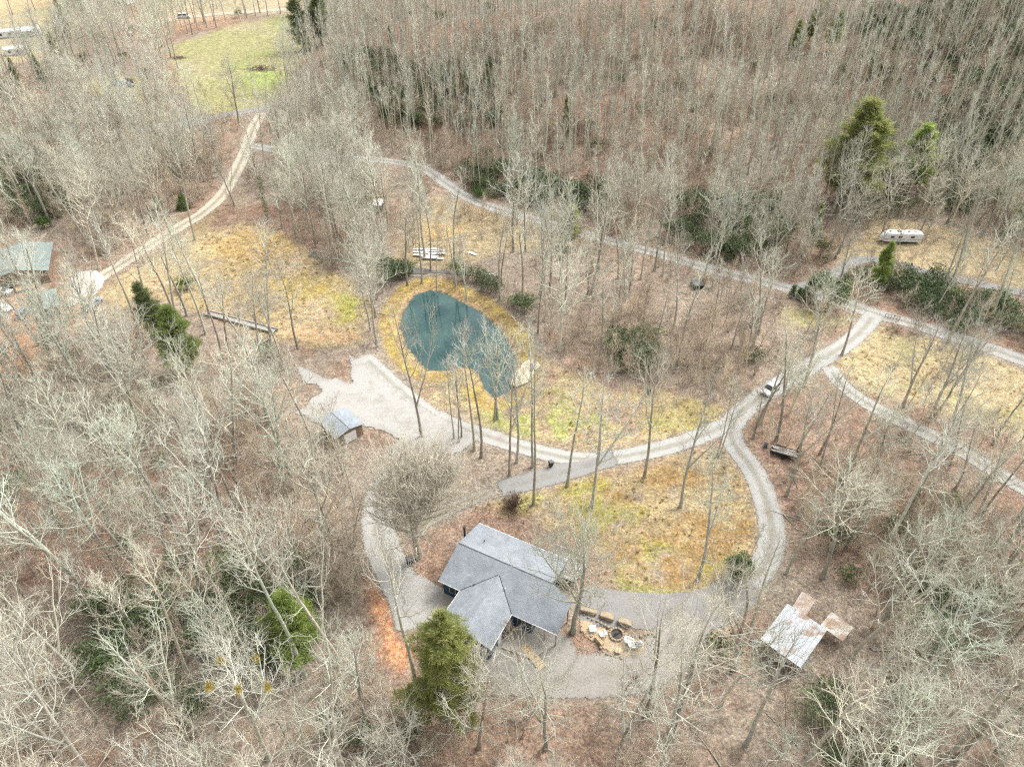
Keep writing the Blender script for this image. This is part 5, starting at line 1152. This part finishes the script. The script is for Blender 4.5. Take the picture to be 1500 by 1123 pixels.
for b_, t_, i, lab, grp in MARKED:
    p = at(*b_); hh = height_px(b_, t_)
    s = hh/BARE[i][2]; q = put_tree(p.x, p.y, p.z, i, s, rm.uniform(0, 6.28), lab, grp, (rm.gauss(0, .02), rm.gauss(0, .02)), sxy=s*.5 + .5*min(s, 1.0) if hh < 20 else .9); mtrees.append((p.x, p.y))
    if 'mistletoe' in lab:
        for a in range(5):
            v, f = leaves(np.random.default_rng(a), [(0, 0, 0)], .3, 140); o = obj('mistletoe', mesh_np('mistletoe', v, f, MATS['mistletoe_leaves']), q)
            o['kind'] = 'stuff'; o.location = (3.2*math.cos(a*1.3), 3.2*math.sin(a*1.3), 15.5+a*.9)
# the broad many-stemmed tree by the house
T, K = bare_tree(seed=901, h=19, crown=.88, spread=7.0, limbs=30, subs=9, twigs=5, up=.12, r0=.4, curl=.06, steep=1.05, fork=6, thick=1.1, thin_low=False)
p = at(613, 815); e = thing('bare_tree', (p.x, p.y, p.z-.1), .4, 'broad many stemmed bare tree between the house and the gravel loop', 'tree'); mat('straw_bark', (.58, .535, .43), var=.15, scale=.6); obj('trunk', T.mesh('trunk', MATS['trunk_bark']), e); obj('crown', K.mesh('crown', MATS['straw_bark']), e); e.scale = (1.3, 1.3, 1.2)
T, K = bare_tree(seed=905, h=24, crown=.68, spread=8.2, limbs=24, subs=8, twigs=5, up=.09, r0=.36, curl=.13, steep=.8, fork=2)
p = at(840, 926); e = thing('bare_tree', (p.x, p.y, p.z-.1), .9, 'big pale bare tree overhanging the end of the grey house roof', 'tree'); obj('trunk', T.mesh('trunk', MATS['trunk_bark']), e); obj('crown', K.mesh('crown', MATS['twig_bark']), e)
# the ivy-clad trunk by the dirt lane
p = at(393, 322); e = put_tree(p.x, p.y, p.z, 0, .85, 1., 'bare tree with its trunk wrapped in green ivy near the dirt lane', None); rr = np.random.default_rng(3)
ivz = rr.uniform(.5, 15, 150); iva = rr.uniform(0, 6.28, 150); v, f = leaves(rr, np.column_stack([np.cos(iva)*.5, np.sin(iva)*.5, ivz]), .38, 5); obj('ivy', mesh_np('ivy', v, f, MATS['ivy_leaves']), e)
mtrees = np.array(mtrees)
# dead snag
sn = MB().tube([(0, 0, 0), (.1, .05, 6), (.2, 0, 12), (.15, .1, 17)], [.34, .28, .2, .13], 8).tube([(.2, 0, 11.5), (1.6, .4, 13), (3.2, .5, 13.4)], [.12, .08, .03], 6).tube([(.1, 0, 14), (-1.2, -.3, 15.5)], [.08, .02], 5)
p = at(264, 1072); mat('bare_wood', (.40, .32, .22), var=.2, scale=2); tag(sn.build('dead_snag', MATS['bare_wood'], smooth=True, loc=(p.x, p.y, p.z-.1)), 'dead barkless tan snag with broken top among evergreen brush', 'snag')

# --- random woods
X, Y, Z, px, py, rr = jitter_field(-190, 190, 16, 260, 5.6, 11)
nothill = ~inpoly_px(px, py, HILLPX)
X, Y, Z, px, py = [a[nothill] for a in (X, Y, Z, px, py)]
X, Y, Z, px, py = thin(X, Y, Z, px, py, rr, .72)
if len(mtrees):
    dm = np.min(np.hypot(X[:, None]-mtrees[None, :, 0], Y[:, None]-mtrees[None, :, 1]), 1); k = dm > 2.2; X, Y, Z, px, py = [a[k] for a in (X, Y, Z, px, py)]
dep = np.sqrt(X*X + Y*Y + (CAM_H-Z-12)**2)
ptx, pty = project(X, Y, Z+14)
infr = (ptx > -10) & (ptx < 1510) & (pty > -10) & (pty < 1135)
order = np.argsort(np.where(infr, dep, 1e6)); NIND = 295 - len(MARKED)
pickshape = rr.choice(12, len(X), p=[.09]*5 + [.105]*4 + [.13/3]*3); sizes = rr.uniform(.62, 1.15, len(X))
def zone(x, y):
    if y > 950 and x < 590: return 'bare hardwood in woods facing the orange clay bank', 'trees facing the clay bank'
    if y > 960 and x < 1000: return 'bare hardwood on leafy ground below the gravel apron', 'trees below the apron'
    if y > 840 and x > 1000: return 'bare hardwood in woods around the white metal shed', 'trees around the metal shed'
    if x < 560 and y > 690: return 'bare hardwood in woods outside the gravel loop', 'trees outside the gravel loop'
    if x < 560 and y > 470: return 'bare hardwood between the clay yard and the small garage', 'trees between clay yard and garage'
    if x > 1080 and y > 540: return 'bare hardwood between the gravel drive and the side lane', 'trees between the drive and the side lane'
    if x > 820 and y > 380: return 'bare hardwood between the pond and the upper gravel road', 'trees between creek and gravel road'
    if x < 460: return 'slim bare hardwood in the woods beside the dirt lane', 'trees along the dirt lane'
    return 'bare hardwood between the creek and the gravel road bend', 'trees at the gravel road bend'
ind = order[:NIND]
for i in ind:
    lab, grp = zone(px[i], py[i]); kd = int(pickshape[i])
    look = 'straight pale trunked' if kd in (0, 3) else 'tall straight' if kd < 5 else 'wide spreading forked' if kd < 9 else 'thin young'
    near_x = 'big' if sizes[i] > .9 else 'middling'
    lab = near_x + ' ' + look + ' ' + lab.replace('slim ', ''); grp = near_x + ' ' + look + ' ' + grp
    put_tree(X[i], Y[i], Z[i], int(pickshape[i]), float(sizes[i]), float(rr.uniform(0, 6.28)), lab, grp, (float(rr.normal(0, .05)), float(rr.normal(0, .05))))
rest = np.ones(len(X), bool); rest[ind] = False
# everything further off: one mass
Xf, Yf, Zf, fx, fy, rf = jitter_field(-460, 330, 255, 660, 6.2, 12); k = ~inpoly_px(fx, fy, HILLPX) & ((Yf > 260))
Xf, Yf, Zf, fx, fy = thin(*[a[k] for a in (Xf, Yf, Zf, fx, fy)], rf, .62)
Xw, Yw, Zw, wx, wy, rw = jitter_field(-460, -190, 90, 260, 6.2, 15)
Xw, Yw, Zw, wx, wy = thin(Xw, Yw, Zw, wx, wy, rw, .7)
Xe, Ye, Ze, ex, ey, re_ = jitter_field(190, 320, 60, 260, 6.2, 16); k = ~inpoly_px(ex, ey, HILLPX)
Xe, Ye, Ze, ex, ey = thin(*[a[k] for a in (Xe, Ye, Ze, ex, ey)], re_, .6)
mx = np.concatenate([X[rest], Xf, Xw, Xe]); my = np.concatenate([Y[rest], Yf, Yw, Ye]); mz = np.concatenate([Z[rest], Zf, Zw, Ze])
scatter('bare_woodland', BN, np.column_stack([mx, my, mz-.15]), rr.uniform(.72, 1.08, len(mx)), np.concatenate([pickshape[rest], rr.integers(0, 12, len(mx)-rest.sum())]), 'grey leafless woods beyond the lanes and along the valley', 'woodland', rs=21)
Xh, Yh, Zh, hx, hy, rh = jitter_field(-160, 480, 140, 760, 4.4, 13); k = inpoly_px(hx, hy, HILLPX)
Xh, Yh, Zh, hx, hy = thin(*[a[k] for a in (Xh, Yh, Zh, hx, hy)], rh, .8)
scatter('hillside_woodland', BH, np.column_stack([Xh, Yh, Zh-.2]), rh.uniform(.62, 1.06, len(Xh)), rh.integers(0, 6, len(Xh)), 'slim leafless trees covering the hillside above the gravel road', 'woodland', rs=22)
# brush and saplings under the trees
Xb, Yb, Zb, bx, by, rb = jitter_field(-200, 200, 16, 300, 2.3, 14)
kb = keep_share(bx, by, Xb, Yb); cl = fbm(Xb, Yb, 14, 51, 3)
for poly, a in [(MIDC, .3), ([(830,430),(1000,420),(1230,450),(1200,520),(1110,580),(1000,575),(860,520)], .8), (GAPS[2][0], .25)]: kb = np.where(inpoly_px(bx, by, poly), a, kb)
k = rb.random(len(Xb)) < kb*np.clip((cl-.32)*3.2, .08, .95)
Xb, Yb, Zb = Xb[k], Yb[k], Zb[k]
scatter('bare_brush', BS, np.column_stack([Xb, Yb, Zb-.05]), rb.uniform(.6, 1.25, len(Xb)), rb.choice(7, len(Xb), p=[.17]*4+[.32/3]*3), 'greyish leafless brush and saplings under the trees', 'brush', .1, 23)
# laurel and rhododendron
THICK = [([(985,300),(1130,296),(1160,340),(1120,378),(1060,385),(990,352)], .8), ([(1260,20),(1500,-20),(1520,260),(1440,320),(1360,310),(1400,200),(1270,110)], .6), ([(535,110),(720,100),(730,185),(560,190)], .5),
 ([(670,240),(760,250),(890,280),(895,318),(800,308),(690,280)], .75), ([(-30,240),(60,235),(125,300),(90,320),(-30,330)], .75), ([(330,830),(470,830),(490,930),(400,1000),(330,940)], .7), ([(120,880),(330,880),(330,1060),(190,1060)], .65),
 ([(1285,400),(1400,420),(1520,470),(1520,500),(1420,480),(1290,440)], .6), ([(566,398),(605,395),(608,415),(580,432),(566,420)], .8), ([(645,398),(700,405),(760,440),(790,470),(765,468),(700,430),(650,415)], .45),
 ([(888,480),(960,485),(965,545),(895,545)], .4), ([(1290,860),(1460,860),(1460,1010),(1310,1000)], .3), ([(1160,1030),(1270,1030),(1270,1130),(1160,1130)], .35), ([(500,80),(580,80),(590,130),(510,130)], .4),
 ([(1100,525),(1150,525),(1150,560),(1100,565)], .3), ([(1240,240),(1300,200),(1340,260),(1300,320),(1230,320)], .6), ([(1360,160),(1460,140),(1470,260),(1380,290)], .75), ([(1300,740),(1400,740),(1400,800),(1310,800)], .25), ([(600,1040),(700,1070),(690,1130),(480,1130),(480,1060)], .22), ([(1195,372),(1265,372),(1285,430),(1230,425)], .55)]
Xt, Yt, Zt, tx, ty, rt = jitter_field(-200, 330, 20, 520, 1.9, 17)
kt = np.zeros(len(Xt))
for poly, d_ in THICK: kt = np.where(inpoly_px(tx, ty, poly), np.maximum(kt, d_), kt)
kt = kt*np.clip((fbm(Xt, Yt, 9, 53, 3)-.25)*4, 0, 1)
for nm, (_, w, _m) in ROADS.items(): kt = np.where(line_dist(np.stack([Xt, Yt], 1), ROAD_LINES[nm][::4]) < w*.5+1.8, 0, kt)
kt = np.where((poly_sd(np.stack([Xt, Yt], 1), POND) > -6.2), 0, kt)
k = rt.random(len(Xt)) < np.maximum(kt, np.where(keep_share(tx, ty, Xt, Yt) > .5, .006, 0))
scatter('laurel_thicket', ES, np.column_stack([Xt[k], Yt[k], Zt[k]-.1]), rt.uniform(.7, 1.5, k.sum()), rt.integers(0, 4, k.sum()), 'dark evergreen laurel thickets under the bare trees', 'thicket', .08, 24)
print('trees', len(MARKED)+NIND, 'mass', len(mx), 'hill', len(Xh), 'brush', len(Xb), 'laurel', int(k.sum()))

# --- single evergreens
PINES = [(pine(1, 24, .84, 5.4, 17, 6, .75, 24, 2.6), 24, 'pine_needles'), (pine(2, 24, .8, 5.2, 19, 6, .85, 22, 1.5), 24, 'bright_needles'), (pine(3, 22, .88, 4.2, 19, 6, .85, 22, 1.2), 22, 'dark_needles')]
PM = []
for (T, B, V, F), h, m in PINES:
    PM.append((T.mesh('trunk', MATS['pine_bark']), B.mesh('branches', MATS['pine_bark']), mesh_np('crown', V, F, MATS[m]), h))
def put_pine(base, h, i, label, rz=0., wide=1.0, needles=None):
    p = at(*base); t, br, c, h0 = PM[i]; e = thing('pine_tree', (p.x, p.y, p.z-.1), rz, label, 'tree'); s = h/h0; e.scale = (s*wide, s*wide, s)
    obj('trunk', t, e); obj('branches', br, e); o = obj('crown', c, e)
    if needles: o.data = c.copy(); o.data.materials[0] = MATS[needles]
    return e
for base, top, i, lab, wide, nd in [
 ((652,1056),(640,912),0,'big bushy yellow green pine at the corner of the grey house',1.0,None), ((272,548),(248,455),1,'yellow green pine standing in brush near the grey rail footbridge',1.5,'bright_needles'), ((232,492),(222,418),2,'dark green pine standing behind the yellow green pine by the ochre lawn',1.7,None),
 ((1238,305),(1270,152),1,'tall pale green pine on the slope above the white trailer',1.7,'pine_needles'), ((1330,282),(1362,180),1,'bright yellow green pine on the slope behind the white trailer',1.6,None), ((1188,370),(1198,298),2,'narrow green pine beside the trailer lane',.8,'bright_needles'),
 ((1280,425),(1288,352),1,'green pine in front of the white trailer by the lane',.9,'bright_needles'), ((440,965),(428,880),1,'young bright green pine in the woods outside the gravel loop',1.5,'bright_needles'), ((833,362),(826,302),1,'olive green pine leaning over the gravel road bend',1.4,'pine_needles'),
 ((829,205),(826,142),2,'lone green pine on the bare hillside',.8,'pine_needles'), ((445,75),(438,-20),2,'dark green pine at the corner of the green pasture','1.4',None), ((470,65),(470,-25),2,'dark pine standing just behind the pine at the pasture corner',1.4,None),
 ((1165,80),(1170,30),1,'pale green pine high on the hillside',1.2,None), ((1215,75),(1228,15),1,'yellow green pine high on the hillside near another pine',1.2,None), ((100,55),(95,0),2,'green pine beside the far field',1.3,'pine_needles'), ((85,90),(82,48),1,'green pine between the far field and the grey woods',1.4,'pine_needles'),
 ((68,128),(66,82),2,'pointed dark green pine on the edge of the far homes',.9,None), ((30,135),(25,85),2,'dark green pine below the small white far home',1.0,None), ((6,150),(2,92),2,'wide dark pine at the near end of the far field',1.4,None), ((1490,335),(1498,280),1,'yellow green pine on the edge of the trailer clearing',1.2,None), ((573,70),(572,38),2,'small dark green pine among bare hillside trees',1.0,None), ((1185,60),(1190,0),2,'dark pine behind the pale pines on the hillside',1.0,'pine_needles')]:
    put_pine(base, min(30, height_px(base, top)), i, lab, rm.uniform(0, 6), float(wide), nd)
def put_ever(base, h, w, label, name, cat, cone=False, m='cedar_leaves', n=420, size=.24, seed=1, group=None):
    S, V, F = evergreen(seed, h, w, int(n*1.8), size*1.35, cone, 4); p = at(*base); e = thing(name, (p.x, p.y, p.z-.05), 0, label, cat, group)
    obj('stem', S.mesh('stem', MATS['brown_bark']), e); obj('foliage', mesh_np('foliage', V, F, MATS[m]), e); return e
put_ever((1082,852), 4.6, 2.2, 'rounded dark green bush on the lawn beside the curved drive', 'evergreen_bush', 'bush', n=700, seed=5)
put_ever((1212,448), 7.5, 4.0, 'large rounded dark green cedar at the road junction', 'cedar_tree', 'tree', n=1300, size=.32, seed=6)
put_ever((1182,440), 6.0, 2.0, 'smaller pointed cedar beside the large rounded cedar', 'cedar_tree', 'tree', True, n=600, seed=7)
put_ever((1160,434), 3.2, .6, 'thin upright cedar by the gravel road, next to another thin one', 'cedar_tree', 'tree', True, n=160, seed=8, group='thin cedars by the gravel road')
put_ever((1169,437), 2.6, .55, 'thin upright cedar by the gravel road, next to another thin one', 'cedar_tree', 'tree', True, n=140, seed=9, group='thin cedars by the gravel road')
put_ever((270,306), 4.5, 2.0, 'small round green cedar beside the dirt lane', 'cedar_tree', 'tree', True, n=420, seed=10)
put_ever((66,334), 3.4, 2.4, 'low green bush beside the clay yard house roof', 'evergreen_bush', 'bush', n=300, seed=11)
put_ever((273,425), 3.0, 2.4, 'low olive bush on the edge of the ochre lawn', 'evergreen_bush', 'bush', m='ivy_leaves', n=260, seed=12)
put_ever((1402,484), 2.0, 2.2, 'low green bush on the brown bank above the gravel road', 'evergreen_bush', 'bush', n=260, seed=13)
put_ever((705,288), 2.4, 4.2, 'low dark green shrub row along the gravel road bend', 'evergreen_bush', 'bush', n=420, seed=14)
# round leafless shrub behind the house, small shrubs in the field
K = bare_shrub(77, 2.6, 60, 1.25, 8, 4, .025); p = at(752, 742); mat('red_twig', (.16, .105, .085), var=.2, scale=1); tag(obj('round_shrub', K.mesh('round_shrub', MATS['red_twig']), loc=(p.x, p.y, p.z-.05)), 'round dark brown leafless shrub on the lawn behind the house', 'shrub')
for q, (x, y, s) in enumerate([(1312,487,.55), (1378,513,.4), (1308,540,.6), (1322,640,.5)]):
    p = at(x, y); o = obj('small_shrub', bare_shrub(80+q, 2.4, 20, 1.0, 6, 3).mesh('small_shrub', MATS['red_twig']), loc=(p.x, p.y, p.z-.03)); o.scale = (s*1.3,)*3; tag(o, 'small leafless shrub in the straw field by the side lane', 'shrub', 'shrubs in the straw field')
# brush piles in the pasture
for q, (x, y, s) in enumerate([(381,102,1.0), (262,86,.6)]):
    p = at(x, y); rp_ = np.random.default_rng(q); K = Tubes()
    for a in range(160):
        c = np.array([rp_.normal(0, 3.2), rp_.normal(0, 1.6), 0]); c[2] = max(.1, 1.6 - .08*(c[0]**2 + c[1]**2*2)*.5)*rp_.random(); K.add(wander(rp_, c, np.array([rp_.normal(), rp_.normal(), rp_.normal()*.3]), rp_.uniform(1.5, 4), 2, .1, 0), np.array([.07, .05, .03]), 4)
    o = obj('brush_pile', K.mesh('brush_pile', MATS['red_twig']), loc=(p.x, p.y, p.z)); o.scale = (s,)*3; tag(o, ['long brown brush pile in the middle of the green pasture', 'small dark brush pile at the tree edge of the pasture'][q], 'brush pile')
# fallen limbs and grass tufts
FL = bpy.data.collections.new('limb_shapes')
for s in range(3):
    rr_ = np.random.default_rng(700+s); K = Tubes(); p_ = wander(rr_, np.array([-2., 0, .08]), np.array([1., 0, 0]), 4.5, 4, .06, 0); p_[:, 2] = .09; K.add(p_, np.linspace(.09, .035, 5), 5)
    for j in range(4): q_ = p_[j+1]; K.add(np.array([q_, q_ + np.array([.5, rr_.choice([-1, 1])*.6, .1]), q_ + np.array([1.1, rr_.choice([-1, 1])*.9, .05])]), np.array([.03, .022, .012]), 3)
    proto(FL, 'shape_%02d' % s, K.mesh('limb_shape', MATS['pale_bark']))
Xl, Yl, Zl, lx, ly, rl = jitter_field(-150, 150, 18, 220, 5.0, 18); Xl, Yl, Zl, lx, ly = thin(Xl, Yl, Zl, lx, ly, rl, .6)
scatter('fallen_limbs', FL, np.column_stack([Xl, Yl, Zl]), rl.uniform(.5, 1.3, len(Xl)), rl.integers(0, 3, len(Xl)), 'grey fallen limbs lying on the leaf litter', 'limbs', .02, 25)
GT = bpy.data.collections.new('tuft_shapes')
for s in range(2):
    rr_ = np.random.default_rng(710+s); a = rr_.uniform(0, 6.28, 40); r = rr_.uniform(0, .4, 40); c = np.column_stack([np.cos(a)*r, np.sin(a)*r, np.zeros(40)]); v, f = needle_tuft(rr_, c, np.tile([0, 0, 1.], (40, 1)), .5, 2); proto(GT, 'shape_%02d' % s, mesh_np('tuft_shape', v, f, MATS['dry_grass']))
Xg, Yg, Zg, gx_, gy_, rg = jitter_field(-110, 130, 50, 200, 1.1, 19); kg = np.zeros(len(Xg), bool)
for poly in (LAWN_H, LAWN_L, FIELD_R, LAWN_P): kg |= inpoly_px(gx_, gy_, poly)
for nm, (_, w, _m) in ROADS.items(): kg &= line_dist(np.stack([Xg, Yg], 1), ROAD_LINES[nm][::4]) > w*.5+.6
kg &= (poly_sd(np.stack([Xg, Yg], 1), POND) < -3) & (rg.random(len(Xg)) < np.clip((fbm(Xg, Yg, 5, 57, 3)-.45)*3, 0, .35))
scatter('dry_grass_tufts', GT, np.column_stack([Xg, Yg, Zg])[kg], rg.uniform(.3, .7, kg.sum()), rg.integers(0, 2, kg.sum()), 'tufts of dry ochre grass on the lawns', 'grass', .1, 26)
